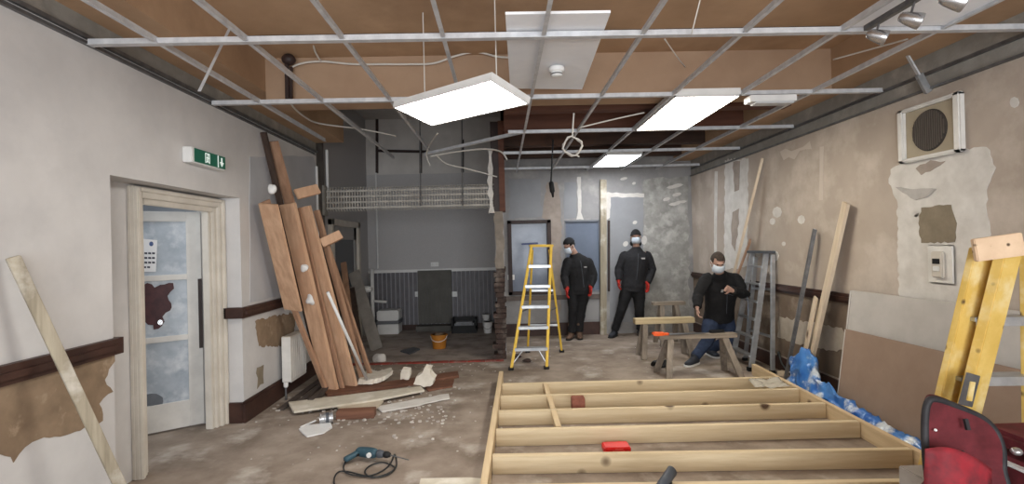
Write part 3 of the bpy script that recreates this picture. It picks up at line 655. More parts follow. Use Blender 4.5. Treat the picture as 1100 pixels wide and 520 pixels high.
# ------------------------------------------------------------------ wall vent and thermostat
def on_right(name, label, cat, pix):
    pts = [onx(x, y, XR) for x, y in pix]; y0 = min(p.y for p in pts); y1 = max(p.y for p in pts); z0 = min(p.z for p in pts); z1 = max(p.z for p in pts)
    return thing(name, (XR-.01,(y0+y1)/2,z0), label, cat), y0, y1, z0, z1
p, y0, y1, z0, z1 = on_right('wall_vent', 'square framed wall vent with a round dark grille high on the right wall', 'vent', ((969,120),(1037,98),(1037,163),(972,170)))
b = MB()
for a in ((y0,y0+.06,z0,z1),(y1-.06,y1,z0,z1),(y0,y1,z1-.03,z1),(y0,y1,z0,z0+.03)): b.box((XR-.05,a[0],a[2]), (XR,a[1],a[3]))
b.build('frame', M_white, p, bevel=.01)
MB().box((XR-.02,y0+.05,z0+.02), (XR,y1-.05,z1-.02)).build('plate', M_ventplate, p)
yc, zc = (y0+y1)/2, (z0+z1)/2
MB().cyl((XR-.032,yc,zc), (XR-.012,yc,zc), .155, .165, 40).build('grille', M_grille, p)
b = MB()
for i in range(-7, 8):
    h = math.sqrt(max(0, .15**2-(i*.02)**2)); b.box((XR-.037,yc+i*.02-.004,zc-h), (XR-.031,yc+i*.02+.004,zc+h))
b.build('louvres', mat('grille_bar', (92,80,70), rough=.7), p)
p, y0, y1, z0, z1 = on_right('wall_control', 'white wall control with a small dark display below the patched plaster', 'control', ((998,264),(1026,263),(1028,304),(1000,304)))
b = MB().box((XR-.022,y0,z0), (XR,y1,z1)); b.build('plate', M_white, p, bevel=.012)
yc, zc = (y0+y1)/2, (z0+z1)/2
MB().box((XR-.05,yc-.05,zc-.1), (XR-.02,yc+.05,zc+.1)).build('body', M_cream, p, bevel=.008)
MB().box((XR-.054,yc-.032,zc+.005), (XR-.048,yc+.032,zc+.045)).build('display', M_black, p)
MB().box((XR-.056,yc-.03,zc-.05), (XR-.048,yc+.03,zc-.012)).build('button', M_plastic, p, bevel=.004)
# ------------------------------------------------------------------ radiator
y0, y1, z0, z1 = 5.55, 5.98, .17, .66
p = thing('radiator', (XL+.08,(y0+y1)/2,0), 'white panel radiator on the left wall behind the timber pile', 'radiator')
MB().box((XL+.05,y0,z0), (XL+.07,y1,z1)).box((XL+.13,y0,z0), (XL+.145,y1,z1)).build('panel', M_white, p, bevel=.006)
b = MB()
for i in range(8): b.box((XL+.144,y0+.05+i*.05,z0+.04), (XL+.149,y0+.075+i*.05,z1-.04))
b.build('flutes', M_white, p, bevel=.002)
MB().box((XL+.05,y0-.004,z0+.01), (XL+.147,y0+.008,z1)).build('end_cap', M_white, p, bevel=.003)
MB().box((XL+.05,y0,z1-.01), (XL+.146,y1,z1+.008)).build('top_grille', M_cream, p, bevel=.003)
MB().tube([(XL+.1,y0+.06,z0), (XL+.1,y0-.03,z0-.02), (XL+.1,y0-.03,0)], .011, 8, 3).build('pipe', M_galvdk, p, smooth=True)
MB().lathe((XL+.1,y0-.03,z0-.04), (0,0,1), ((.014,0),(.024,.01),(.024,.05),(.018,.06))).build('valve', M_plastic, p)
for yy in (y0+.1, y1-.14): MB().box((XL+.003,yy,z0+.1), (XL+.05,yy+.04,z1-.1)).build('bracket', M_galvdk, p)
# ------------------------------------------------------------------ timber pile leaning left
def plank(name, p0, p1, w, t, m, side, label, group=None, floor_it=True, bevel=.004):
    p0 = V(p0); p1 = V(p1)
    if floor_it: p0.z = max(p0.z, .002)
    return MB().beam(p0, p1, w, t, side).build(name, m, bevel=bevel, label=label, cat='timber', group=group)
G = 'timbers leaning against the left wall'
sd = (.93,-.36,0)
pile = [
 ((355,416,5.78),(309,219,-2.24),.19,.05,M_plank,'wide orange brown plank, left of the two long front planks in the pile'),
 ((377,412,5.90),(327,222,-2.15),.15,.05,M_plank,'narrower orange brown plank with white foam blobs in the pile'),
 ((367,413,5.80),(320,224,-2.21),.05,.03,M_plankd,'thin dark strip between the two long front planks of the pile'),
 ((390,408,6.03),(340,226,-2.10),.06,.05,M_plankd,'slim reddish batten along the right edge of the pile'),
 ((361,399,6.25),(293,152,-2.36),.12,.04,M_plankd,'tall reddish plank rising highest behind the front of the pile'),
 ((343,397,6.32),(283,142,-2.40),.07,.03,M_plankdk,'dark weathered plank end standing furthest back against the wall'),
 ((398,403,6.2),(347,250,-2.12),.05,.04,M_plankd,'short thin batten behind the right edge of the pile'),
]
for a, c, w, t, m, lb in pile:
    p0 = ony(*a); p1 = onx(*c)
    ax = p1-p0; p0 = p0-ax*((p0.z-.012)/ax.z)
    plank('leaning_plank', p0, p1, w, t, m, sd, lb, G)
# box casing fixed to the front plank
p0, p1 = ony(315,333,5.44), ony(288,219,4.98)
t = thing('timber_casing', (p0+p1)/2, 'short wide boxed timber casing at the front left of the pile', 'timber', G)
MB().beam(p0, p1, .22, .03, sd).build('face_board', M_plank, t, bevel=.004)
ax = (p1-p0).normalized(); s_ = (V(sd)-ax*V(sd).dot(ax)).normalized(); n_ = ax.cross(s_)
if n_.y < 0: n_ = -n_
MB().beam(p0-s_*.1+n_*.07, p1-s_*.1+n_*.07, .02, .12, sd).build('side_board', M_plankd, t, bevel=.003)
p0b, p1b = onz(348,415,.01), ony(300,335,5.85)
MB().beam(V((-2.0,5.75,.012)), p0-s_*.04+n_*.05, .05, .04, sd).build('prop_batten', M_plankd, t, bevel=.003)
def blob(c, r, seed, squash=(1,1,1)):
    b = MB(); b.ell(c, (r*squash[0], r*squash[1], r*squash[2]), None, 20, 12)
    for v in b.bm.verts:
        d = (v.co-V(c)); v.co = V(c)+d*(1+.5*noise.noise(v.co*(.9/r)+V((seed*3.1,0,0))))
    return b
for i, (x, y, Y, r, lb) in enumerate(((327,288,5.47,.035,'upper white foam blob stuck on the plank'),(334,322,5.57,.05,'lower white foam blob stuck on the plank'),(292,203,4.96,.04,'white foam blob at the top left of the timber pile'))):
    blob(ony(x,y,Y-.01), r, i, (1,.7,1.15)).build('foam_blob', M_plastic, label=lb, cat='foam blob', smooth=True)
a, c = ony(318,209,5.45), ony(342,203,5.65)
MB().beam(a, c, .04, .11, (0,1,0)).build('cross_board', M_plank, bevel=.004, label='short orange board jutting right near the top of the pile', cat='timber')
a, c = ony(345,262,5.75), ony(366,252,5.85)
MB().beam(a, c, .09, .1, (0,1,0)).build('cross_board', M_plank, bevel=.004, label='stubby orange timber end poking right from mid height of the pile', cat='timber')
a = onz(394,403,.02); a = ony(394,403,5.9); a.z = .09; c = ony(352,314,5.25)
MB().tube([a, c], .016, 10).build('white_rod', M_plastic, label='thin white rod leaning on the right side of the pile', cat='rod', smooth=True)
# boards leaning further back, at the alcove door
for a, c, w, t_, m, lb in (((368,368,7.6),(351,262,7.9),.1,.03,M_plankdk,'dark narrow board leaning by the alcove door'),((378,361,7.7),(369,282,8.0),.09,.03,M_plankd,'reddish narrow board leaning by the alcove door'),
        ((399,356,8.15),(380,292,8.5),.2,.02,mat('dusty_grey_board', (150,142,132), (130,122,114), 5, .9),'wide dusty grey board leaning on the alcove side wall'),((384,360,7.9),(377,310,8.2),.12,.03,M_plankdk,'short dark offcut beside the wide dusty grey board')):
    p0, p1 = ony(*a), onx(c[0], c[1], -2.5); ax = p1-p0; p0 = p0-ax*((p0.z-.012)/ax.z)
    plank('alcove_board', p0, p1, w, t_, m, (1,-.2,0), lb, 'boards leaning inside the alcove')
# leaning batten, near left
p0, p1 = V((-2.12,2.99,.0)), V((-2.39,2.54,1.60))
MB().beam(p0+V((0,0,.01)), p1, .055, .03, (.6,.8,0)).build('paint_stained_batten', M_pinedirty, bevel=.003, label='paint splashed batten leaning on the near left wall', cat='batten')
MB().beam((-2.3,2.62,.005), (-2.36,2.62,.16), .5, .02, (0,1,0)).build('white_offcut', M_white, bevel=.002, label='white board offcut standing by the wall at lower left', cat='board')
# ------------------------------------------------------------------ debris on the floor
def slab(name, pix, th, m, label, z=.004, amp=.006, seed=1, tilt=0, cat='board'):
    pts = rough_poly([onz(x, y, z) for x, y in pix], amp, .08, seed)
    b = MB(); b.prism(pts, (0,0,th)); bmesh.ops.triangulate(b.bm, faces=[f for f in b.bm.faces if len(f.verts) > 4])
    return b.build(name, m, label=label, cat=cat)
M_creamb = mat('cream_painted_board', (214,204,182), (196,184,160), 6, .8, c3=(226,218,202), scale3=5)
slab('painted_board', [(310,434),(400,423),(452,417),(456,421),(400,432),(316,444)], .022, M_creamb, 'long cream painted board lying in front of the timber pile', .03, .006, 2)
slab('plaster_strip', [(362,438),(390,433),(412,432),(404,440),(366,445)], .015, mat('pale_tan_board', (206,188,160), (190,170,142), 6, .85), 'short tan plaster strip beside the brown block', .02, .012, 4)
slab('plaster_strip', [(404,438),(445,430),(482,424),(483,429),(440,438),(410,443)], .012, M_whiteplaster, 'broken grey white plaster strip trailing right from the debris', .01, .015, 5)
slab('floor_plank', [(345,420),(420,412),(492,401),(493,406),(440,415),(352,427)], .03, M_plankx, 'long red brown plank lying at the foot of the timber pile', .002, .004, 6)
slab('floor_plank', [(455,414),(488,408),(486,416),(460,421)], .02, M_plankx, 'short red brown board end right of the plaster chunks', .002, .006, 16)
p = onz(382,449)
MB().beam(p+V((-.17,.0,.04)), p+V((.18,.02,.04)), .12, .075, (0,1,0)).build('wood_block', M_plankx, bevel=.004, label='short red brown block beside the tin can', cat='timber')
slab('torn_sheet', [(321,462),(330,458),(355,455),(357,460),(348,466),(330,470)], .012, M_plastic, 'broken white sheet fragment in front of the tin can', .004, .008, 7)
MB().tube([onz(323,459,.012), onz(339,452,.012)], .009, 8).build('white_stick', M_plastic, label='thin white stick on the floor left of the tin can', cat='stick')
def chunk(name, c, r, seed, m, label, sq):
    b = blob(c, r, seed, sq)
    for v in b.bm.verts: v.co.z = max(v.co.z, c[2]-r*sq[2]*.5)
    return b.build(name, m, label=label, cat='plaster chunk', group='plaster chunks on the floor')
M_chunk = mat('cream_plaster', (222,212,194), (204,192,172), 9, .95, bump=.3)
def chunk_slab(pix, vec, lb, z=.04, Yc=None, seed=1, m=None):
    pts = [ony(x, y, Yc) for x, y in pix] if Yc else [onz(x, y, z) for x, y in pix]
    pts = rough_poly(pts, .012, .03, seed); b = MB(); b.prism(pts, vec)
    b.build('plaster_chunk', m or M_chunk, label=lb, cat='plaster chunk', group='plaster chunks on the floor')
chunk_slab([(384,413),(388,405),(397,401),(404,404),(418,400),(421,403),(413,409),(400,413)], (.01,.03,.05), 'long flat cream plaster chunk at the foot of the white rod', .045, None, 3)
chunk_slab([(430,408),(432,397),(440,398),(439,408)], (.01,.05,.02), 'small upright squarish cream plaster chunk on the long red brown plank', 0, 5.92, 4)
chunk_slab([(444,413),(447,405),(454,400),(456,395),(463,396),(462,402),(467,407),(465,413),(455,416)], (.015,.09,.02), 'biggest cream plaster chunk standing on the long red brown plank', 0, 5.72, 5)
c = onz(407,388); c.z = .03
chunk('plaster_chunk', c, .085, 7, M_whiteplaster, 'grey plaster lump by the red tile line', (1.1,.7,1.0))
c = onz(351,455); p = thing('tin_can', c, 'dented metal tin can lying on its side in the debris', 'can')
ax = V((.95,.3,0)).normalized(); c2 = c+V((0,0,.052))
MB().lathe(c2-ax*.06, ax, ((.044,0),(.05,.002),(.05,.01),(.047,.014),(.047,.04),(.049,.045),(.047,.05),(.047,.1),(.05,.106),(.05,.115),(.044,.118))).build('can_body', M_tin, p, smooth=False)
MB().lathe(c2-ax*.06, ax, ((.0485,.055),(.0485,.082))).build('label_band', M_hose, p)
for i, (a, c, w, lb) in enumerate((((282,442),(318,408),.07,'dark skirting length lying nearest the left wall'),((295,440),(328,411),.06,'dark skirting length lying parallel to the radiator'),((309,436),(333,416),.06,'short dark board under the radiator end'))):
    p0, p1 = onz(*a), onz(*c); p0.x = max(p0.x, XL+.2+.12*i); p1.x = max(p1.x, XL+.2+.12*i); p0.z = p1.z = .012+.01*i
    MB().beam(p0, p1, w, .02+.02*i, (1,0,0)).build('skirting_board', mat('dusty_dark_board', (92,78,70), (70,58,52), 6, .8), bevel=.003, label=lb, cat='board', group='old skirting lengths on the floor')
slab('dark_scrap', [(430,378),(444,374),(451,376),(440,381)], .02, M_hose, 'dark scrap of board on the alcove floor', .002, .008, 8)
rb = MB(); rn = random.Random(11)
def crumb(x, y, s):
    c = onz(x, y); a = rn.uniform(0, 3.14); q = []
    if c.x < XL+.09: return
    for k in range(5):
        t = a+k*1.256; r = s*rn.uniform(.6, 1.2); q.append(c+V((r*math.cos(t), r*math.sin(t), 0)))
    rb.prism(q, (0, 0, s*rn.uniform(.3, .8)))
for i in range(150): crumb(rn.gauss(430, 45), rn.gauss(436, 16), rn.uniform(.006, .022))
for i in range(70): crumb(rn.uniform(255, 530), rn.uniform(396, 500), rn.uniform(.004, .012))
for i in range(60): crumb(rn.uniform(400, 535), rn.uniform(388, 400), rn.uniform(.005, .016))
for i in range(25): crumb(rn.uniform(545, 720), rn.uniform(372, 402), rn.uniform(.005, .018))
for i in range(60): crumb(rn.uniform(285, 345), rn.uniform(412, 445), rn.uniform(.006, .02))
for i in range(60): crumb(rn.uniform(340, 480), rn.uniform(440, 456), rn.uniform(.006, .022))
rb.build('rubble', M_dust, kind='stuff', label='scattered plaster crumbs and dust lumps on the concrete floor', cat='rubble')
slab('pale_board', [(452,517),(505,516),(528,518),(525,540),(448,540)], .02, M_creamb, 'pale board at the bottom edge left of the timber frame', .002, .003, 9)
# ------------------------------------------------------------------ drill with its lead
dz = .055
q = [onz(385,485,dz), onz(420,489,dz)]; ax = (q[1]-q[0]).normalized(); yv = V((-ax.y,ax.x,0)); zv = V((0,0,1))
p = thing('power_drill', onz(402,492), 'teal corded power drill lying on the floor', 'drill')
b0 = q[0]
MB().loft([(b0-ax*.02,.02,.02),(b0,.036,.038),(b0+ax*.08,.04,.042),(b0+ax*.13,.038,.04),(b0+ax*.17,.03,.032)], yv).build('motor_body', M_teal, p, smooth=True, subsurf=1)
h0 = b0+ax*.015; h1 = b0-ax*.04-yv*.12-zv*.022
MB().loft([(h0,.034,.024),(h0*.6+h1*.4,.026,.02),(h0*.2+h1*.8,.027,.02),(h1,.03,.022)], ax).build('handle', M_teal, p, smooth=True, subsurf=1)
MB().beam(h0*.55+h1*.45+ax*.026, h0*.75+h1*.25+ax*.03, .014, .016).build('trigger', M_black, p, bevel=.003)
MB().lathe(b0+ax*.17, ax, ((.03,0),(.032,.012),(.026,.04),(.02,.055))).build('gear_collar', M_hose, p, smooth=True)
MB().lathe(b0+ax*.225, ax, ((.022,0),(.024,.01),(.024,.03),(.014,.05))).build('chuck', M_black, p, smooth=True)
MB().cyl(b0+ax*.27, b0+ax*.43-zv*.02, .005, .004, 8).build('drill_bit', M_galvdk, p)
MB().cyl(b0+ax*.12-yv*.035, b0+ax*.12-yv*.05, .018, None, 20).build('dial', M_plastic, p)
pts = [h1]+[onz(x,y,.012) for x,y in ((372,494),(369,501),(372,508),(384,511),(398,511),(412,505),(420,497),(424,488),(426,500),(418,508),(400,513),(392,507),(398,500),(412,497),(424,503),(414,511),(396,512),(375,507),(364,507),(359,514),(360,528))]
MB().tube(pts, .0055, 8, 6).build('power_lead', M_cabled, p, smooth=True)
# ------------------------------------------------------------------ timber floor frame
JT, JH = .13, .047
p = thing('floor_frame', (1.35,4.3,0), 'pale new timber floor frame of joists lying on the concrete', 'timber frame')
def fx_left(y): return -.155+(y-3.0)*.037
def fx_right(y): return 2.80+(y-3.4)*.048
ys = [3.13,3.59,4.08,4.54,4.98,5.42]
for y in ys:
    xl, xr = fx_left(y)+.03, fx_right(y)-.03
    y_ = y
    MB().beam((xl,y_,JT/2), (xr,y_-.12 if y < 4 else y_-.06,JT/2), JH, JT-.002, (0,1,0)).build('joist', M_joistx, p, bevel=.003)
MB().beam((fx_left(2.4),2.4,JT/2), (fx_left(5.95),5.95,JT/2), JH, JT, (1,0,0)).build('rim_joist', M_joisty, p, bevel=.003)
MB().beam((fx_right(3.3),3.25,JT/2), (fx_right(5.95),5.95,JT/2), JH, JT, (1,0,0)).build('rim_joist', M_joisty, p, bevel=.003)
for a, c in ((4.565,4.955),(5.005,5.395)):
    MB().beam((.42,a,JT/2), (.42,c,JT/2), JH, JT-.004, (1,0,0)).build('noggin', M_joisty, p, bevel=.003)
MB().beam((.42,4.12,JT-.03), (.42,4.515,JT-.03), JH, .055, (1,0,0)).build('noggin', M_joisty, p, bevel=.003)
c = onz(664,489); p = thing('red_case', c, 'small bright red flat case on the floor between joists', 'case')
MB().box((c.x-.1,c.y,0), (c.x+.1,c.y+.13,.055)).build('shell', M_redcase, p, bevel=.008)
b = MB()
for i in range(3): b.box((c.x-.06+.02*i,c.y-.0015,.014+.014*i), (c.x+.06-.01*i,c.y+.001,.019+.014*i))
b.build('ribs', mat('pale_red', (236,110,96), rough=.5), p)
p = V((.62,4.74,0))
MB().box((p.x-.01,p.y-.05,.0), (p.x+.11,p.y+.05,.17)).build('brick', M_terracotta, bevel=.006, label='terracotta brick standing between the joists', cat='brick')
# grey nozzle and black lead at the bottom
a, c = V((.62,2.72,.03)), ony(722,506,3.1)
p = thing('hose_nozzle', (.75,2.9,0), 'dark grey tube nozzle resting on the front joist', 'nozzle')
ax = (c-a).normalized()
MB().loft([(a,.02,.02),(a+ax*.15,.022,.022),(a+ax*.3,.026,.026),(c-ax*.12,.034,.028),(c,.036,.03)], (0,0,1), 16).build('tube', M_hose, p, smooth=True)
MB().cyl(c, c+ax*.004, .03, .028, 16).build('mouth', M_black, p)
MB().tube([a+V((0,.0,.04)), a+ax*.2+V((.03,-.02,.02)), a+ax*.4+V((.03,-.03,.0)), c-ax*.05+V((.01,-.02,-.03))], .007, 8, 5).build('lead', M_cabled, p, smooth=True)
# clear plastic scrap over the right rear corner of the frame
def crumple(name, fn, nu, nv, m, label, cat, th=.004, amp=.04, fq=5, seed=0, sub=0):
    b = MB(); g = []
    for i in range(nu+1):
        row = []
        for j in range(nv+1):
            q = V(fn(i/nu, j/nv)); d = amp*noise.noise(q*fq+V((seed,0,0)))+.5*amp*noise.noise(q*fq*2.7+V((0,seed,0)))
            e = amp*noise.noise(q*fq*1.3+V((0,0,seed+7)))
            row.append(b.bm.verts.new(q+V((e, d*.6, abs(d)*1.6))))
        g.append(row)
    for i in range(nu):
        for j in range(nv): b.bm.faces.new((g[i][j], g[i+1][j], g[i+1][j+1], g[i][j+1]))
    bmesh.ops.recalc_face_normals(b.bm, faces=b.bm.faces)
    geom = bmesh.ops.solidify(b.bm, geom=list(b.bm.faces), thickness=th)
    return b.build(name, m, label=label, cat=cat, smooth=True)
crumple('clear_sheet_scrap', lambda u, v: (2.45+u*.33+.06*v, 4.95+v*.3, .135+.01*math.sin(u*9)), 14, 12, M_clear, 'clear plastic scrap draped over the frame near its rear right corner', 'plastic sheet', .003, .02, 7, 5)
# blue polythene
def bl(u, v):
    y = 3.42+u*1.85
    x0 = fx_right(y)+.045; x1 = 2.985+(max(0, y-4.68)*.25)
    hgt = (.06+.26*u**1.5+(.16 if u > .8 else 0)*math.sin((u-.8)*15 if u > .8 else 0))
    return (x0+(x1-x0)*v, y+.05*math.sin(v*5), .015+hgt*math.sin(math.pi*min(1, v*.75))*1.0)
crumple('blue_polythene', bl, 60, 26, M_blue, 'crumpled blue polythene wrapping along the right side of the frame', 'plastic sheet', .004, .045, 8, 2)
# ------------------------------------------------------------------ plasterboard sheets
p = thing('plasterboard', (3.22,3.6,0), 'light grey plasterboard sheet leaning behind the brown one', 'plasterboard', 'plasterboard sheets on the right wall')
MB().prism([(3.14,4.75,.004),(3.14,2.2,.004),(3.285,2.2,1.10),(3.285,4.75,1.09)], (.0125,0,0)).build('sheet', M_greyboard, p)
MB().beam((3.13,4.752,.006), (3.277,4.752,1.088), .0125, .003, (1,0,0)).build('gypsum_edge', M_boardedge, p)
p = thing('plasterboard', (3.1,3.5,0), 'brown backed plasterboard sheet leaning in front of the grey one', 'plasterboard', 'plasterboard sheets on the right wall')
MB().prism([(3.02,4.62,.004),(3.02,2.1,.004),(3.13,2.1,.77),(3.13,4.62,.75)], (.0125,0,0)).build('sheet', M_board, p)
MB().beam((3.02,4.622,.006), (3.13,4.622,.748), .0125, .003, (1,0,0)).build('gypsum_edge', M_boardedge, p)
# timbers leaning on the right wall
def lean(name, pb, pt, w, t, m, side, label, cat='timber', group=None):
    return MB().beam(pb, pt, w, t, side).build(name, m, bevel=.003, label=label, cat=cat, group=group)
pt = onx(909,218,XR-.05); pb = V((3.17,5.36,.006))
lean('pine_board', pb, pt, .17, .03, M_pinez, (-.35,-1,0), 'tall pale pine board leaning on the right wall behind the blue polythene', group='timbers leaning on the right wall')
c = pb+(pt-pb)*.33
MB().beam(V((3.14,5.42,.006)), V((3.24,5.23,.98)), .11, .02, (-.35,-1,0)).build('pine_board', M_pinez, bevel=.003, label='short pale pine offcut in front of the tall pine board', cat='timber', group='timbers leaning on the right wall')
pt = onx(874,246,XR-.07); pb = V((3.12,5.66,.006))
t = thing('metal_channel', pb, 'dark grey metal channel leaning between the aluminium ladder and the pine board', 'metal strip')
MB().beam(pb, pt, .055, .006, (-.3,-1,0)).build('web', M_galvdk, t)
ax = (pt-pb).normalized(); sv = V((-.3,-1,0)); sv = (sv-ax*sv.dot(ax)).normalized(); nv = ax.cross(sv)
for s_ in (-1, 1): MB().beam(pb+sv*(s_*.027)+nv*.012, pt+sv*(s_*.027)+nv*.012, .004, .03, sv).build('flange', M_alu if s_ < 0 else M_galvdk, t)
pt = onx(819,170,XR-.05); pb = V((3.05,7.35,.006))
lean('thin_batten', pb, pt, .05, .03, M_pinez, (-.3,-1,0), 'long thin pale batten leaning behind the bending man', group='timbers leaning on the right wall')
pt = onx(806,258,XR-.05); pb = V((3.1,7.6,.006))
lean('thin_batten', pb, pt, .09, .02, M_plankd, (-.3,-1,0), 'short brown batten leaning left of the aluminium ladder', group='timbers leaning on the right wall')
# offcut and lead behind the aluminium ladder feet
MB().beam((3.2,5.9,.03), (3.29,5.74,.03), .09, .05, (0,1,0)).build('timber_offcut', M_pinez, bevel=.003, label='little pale offcut on the floor by the ladder feet', cat='timber')
MB().tube([(3.27,6.05,.2),(3.2,5.9,.26),(3.18,5.8,.15),(3.24,5.7,.03),(3.3,5.75,.02)], .012, 8, 6).build('black_hose', M_cabled, label='black hose looping between the ladder and the metal channel', cat='hose', smooth=True)
# ------------------------------------------------------------------ ladders
def step_ladder(name, label, fl, frr, tl, tr, bl_, br_, n, mr, mt, cap_mat, rw=.07, rt=.03, tw=.09, cap=True, group=None, platform=True, brace=True, t0=0, tread_dir=None):
    fl, frr, tl, tr, bl_, br_ = map(V, (fl, frr, tl, tr, bl_, br_))
    t = thing(name, (fl+frr)/2, label, 'ladder', group)
    xd = (frr-fl).normalized(); fwd = xd.cross(V((0,0,1))).normalized()
    for a, c in ((fl, tl), (frr, tr)): MB().beam(a, c, rw, rt, fwd).build('stile', mr, t, bevel=.004)
    rearL, rearR = tl+(tr-tl)*.06-fwd*.1, tr-(tr-tl)*.06-fwd*.1
    rearL.z -= .06; rearR.z -= .06
    for a, c in ((bl_, rearL), (br_, rearR)): MB().beam(a, c, rw*.6, rt*.8, fwd).build('rear_leg', mr, t, bevel=.003)
    for a, c in ((.28,.28),(.62,.62)): MB().beam(bl_+(rearL-bl_)*a, br_+(rearR-br_)*c, .03, .02, (0,0,1)).build('rear_brace', mt, t)
    for i in range(n):
        f = (i+1)/(n+1) if cap else (i+.8)/(n+.4)
        a = fl+(tl-fl)*f; c = frr+(tr-frr)*f
        b = MB(); b.beam(a, c, tw, .012, fwd); b.beam(a+fwd*(tw/2-.003)+V((0,0,-.014)), c+fwd*(tw/2-.003)+V((0,0,-.014)), .006, .036, fwd)
        b.build('tread', mt, t, bevel=.002)
    if brace:
        f = 1/(n+1); a = fl+(tl-fl)*f; c = frr+(tr-frr)*f; m_ = (a+c)/2
        for e, g in ((fl, a), (frr, c)): MB().beam(e+(g-e)*.25, e+(g-e)*.92+(m_-g)*.55, .02, .006, fwd).build('foot_brace', mt, t)
    if cap:
        MB().beam(tl-xd*.03-fwd*.03, tr+xd*.03-fwd*.03, .15, .035, fwd).build('top_cap', cap_mat, t, bevel=.006)
    for a in (fl, frr, bl_, br_): MB().box(a-V((.035,.035,.0)), a+V((.035,.035,.035))).build('rubber_foot', M_black, t, bevel=.005)
    for a, c in ((fl+(tl-fl)*.45, bl_+(rearL-bl_)*.45), (frr+(tr-frr)*.45, br_+(rearR-br_)*.45)):
        MB().beam(a, c, .018, .006, (0,0,1)).build('spreader', M_galvdk, t)
    return t
fl, frr = onz(549,398), onz(588,399); fl.y = frr.y = 6.52
tl, tr = ony(571,264,6.95), ony(592,264,6.95)
lad = step_ladder('step_ladder', 'yellow step ladder with aluminium treads standing by the brick pillar', fl, frr, tl, tr, V((.34,7.55,0)), V((.84,7.5,0)), 5, M_yellow, M_alu, M_yellow, .07, .035, .1)
a, c = ony(560,263.5,6.9), ony(578,262.5,6.9)
MB().beam(a+V((0,0,.015)), c+V((0,0,.015)), .05, .025, (0,1,0)).build('blue_handled_tool', mat('blue_plastic', (40,58,120), rough=.5), label='blue tool lying on top of the yellow step ladder', cat='tool', bevel=.006)
# folded aluminium step ladder on the right wall
fl, frr = V((3.0,6.68,0)), V((2.97,6.12,0))
tl, tr = V((3.27,6.6,1.42)), V((3.25,6.22,1.42))
t = thing('folded_ladder', (3.0,6.4,0), 'folded aluminium step ladder leaning on the right wall', 'ladder')
sdv = V((1,0,.0))
for a, c in ((fl, tl), (frr, tr)):
    MB().beam(a, c, .065, .03, (1,0,0)).build('stile', M_alu, t, bevel=.003); MB().box(a-V((.04,.03,0)), a+V((.04,.03,.05))).build('rubber_foot', M_black, t, bevel=.005)
for i in range(6):
    f = (i+.8)/6.6; a, c = fl+(tl-fl)*f, frr+(tr-frr)*f
    MB().beam(a, c, .085, .022, (1,0,-.1)).build('tread', M_alu, t, bevel=.003)
for a, c in ((V((3.16,6.66,0)), V((3.3,6.58,1.36))), (V((3.16,5.98,0)), V((3.3,6.16,1.4)))):
    MB().beam(a, c, .05, .03, (1,0,0)).build('rear_leg', M_alu, t, bevel=.003); MB().box(a-V((.03,.025,0)), a+V((.03,.025,.04))).build('rubber_foot', M_black, t, bevel=.004)
for f in (.3,.7):
    a, c = V((3.16,6.66,0)).lerp(V((3.3,6.58,1.36)), f), V((3.16,5.98,0)).lerp(V((3.3,6.16,1.4)), f); MB().beam(a, c, .03, .015, (0,0,1)).build('rear_brace', M_alu, t)
MB().beam((3.27,6.63,1.43), (3.26,6.14,1.43), .13, .03, (1,0,0)).build('top_cap', M_hose, t, bevel=.004)
a = V((2.985,6.135,.55)); MB().box((2.945,6.104,.6), (2.95,6.106,.9)).build('sticker', mat('blue_sticker', (120,150,190), rough=.5), t)
# big yellow ladder near the camera, at right
t = thing('folded_ladder', (2.1,2.5,0), 'worn yellow wooden stepladder behind the red tool bag', 'ladder')
def down(pa, pb): d = pb-pa; return pa+d*((pa.z-.003)/-d.z)
fl1t = ony(1056,268,2.52); fl1b = down(fl1t, ony(1008,470,2.6))
rt_ = ony(1084,268,2.45); rb_ = down(rt_, ony(1041,440,2.52))
MB().beam(fl1b, fl1t, .15, .035, (1,.25,0)).build('stile', M_yellowpaint, t, bevel=.004)
MB().beam(rb_, rt_, .115, .05, (1,.25,0)).build('rear_leg', M_yellowpaint, t, bevel=.004)
m0 = fl1t.lerp(rt_, .5)
MB().beam(ony(1046,269,2.42), ony(1098,262,2.38), .03, .11, (.2,1,0)).build('cap_plate', M_peach, t, bevel=.004)
e = fl1b.lerp(fl1t, .52); e = ony(1034,415,2.46)
b = MB(); b.beam(e+V((-.045,-.06,-.075)), e+V((.0,-.06,.075)), .085, .008, (1,.2,0)); b.build('hinge_plate', M_galvdk, t, bevel=.002)
MB().beam(e+V((-.03,-.066,-.05)), e+V((-.01,-.066,.04)), .03, .006, (1,.2,0)).build('hinge_slot', M_yellowpaint, t)
fr2b, fr2t = V((2.72,2.62,0)), V((2.62,2.5,1.55))
MB().beam(fr2b, fr2t, .05, .035, (1,.25,0)).build('stile', M_yellowpaint, t, bevel=.004)
MB().beam((2.74,2.46,0), (2.64,2.42,1.5), .05, .04, (1,.25,0)).build('rear_leg', M_yellowpaint, t, bevel=.004)
for f in (.2,.385,.57,.77):
    a, c = fl1b.lerp(fl1t, f), fr2b.lerp(fr2t, f); c.z = a.z; MB().beam(a, c, .1, .02, (0,1,0)).beam(a+V((0,-.05,-.012)), c+V((0,-.05,-.012)), .006, .045, (0,1,0)).build('tread', M_alu, t, bevel=.002)
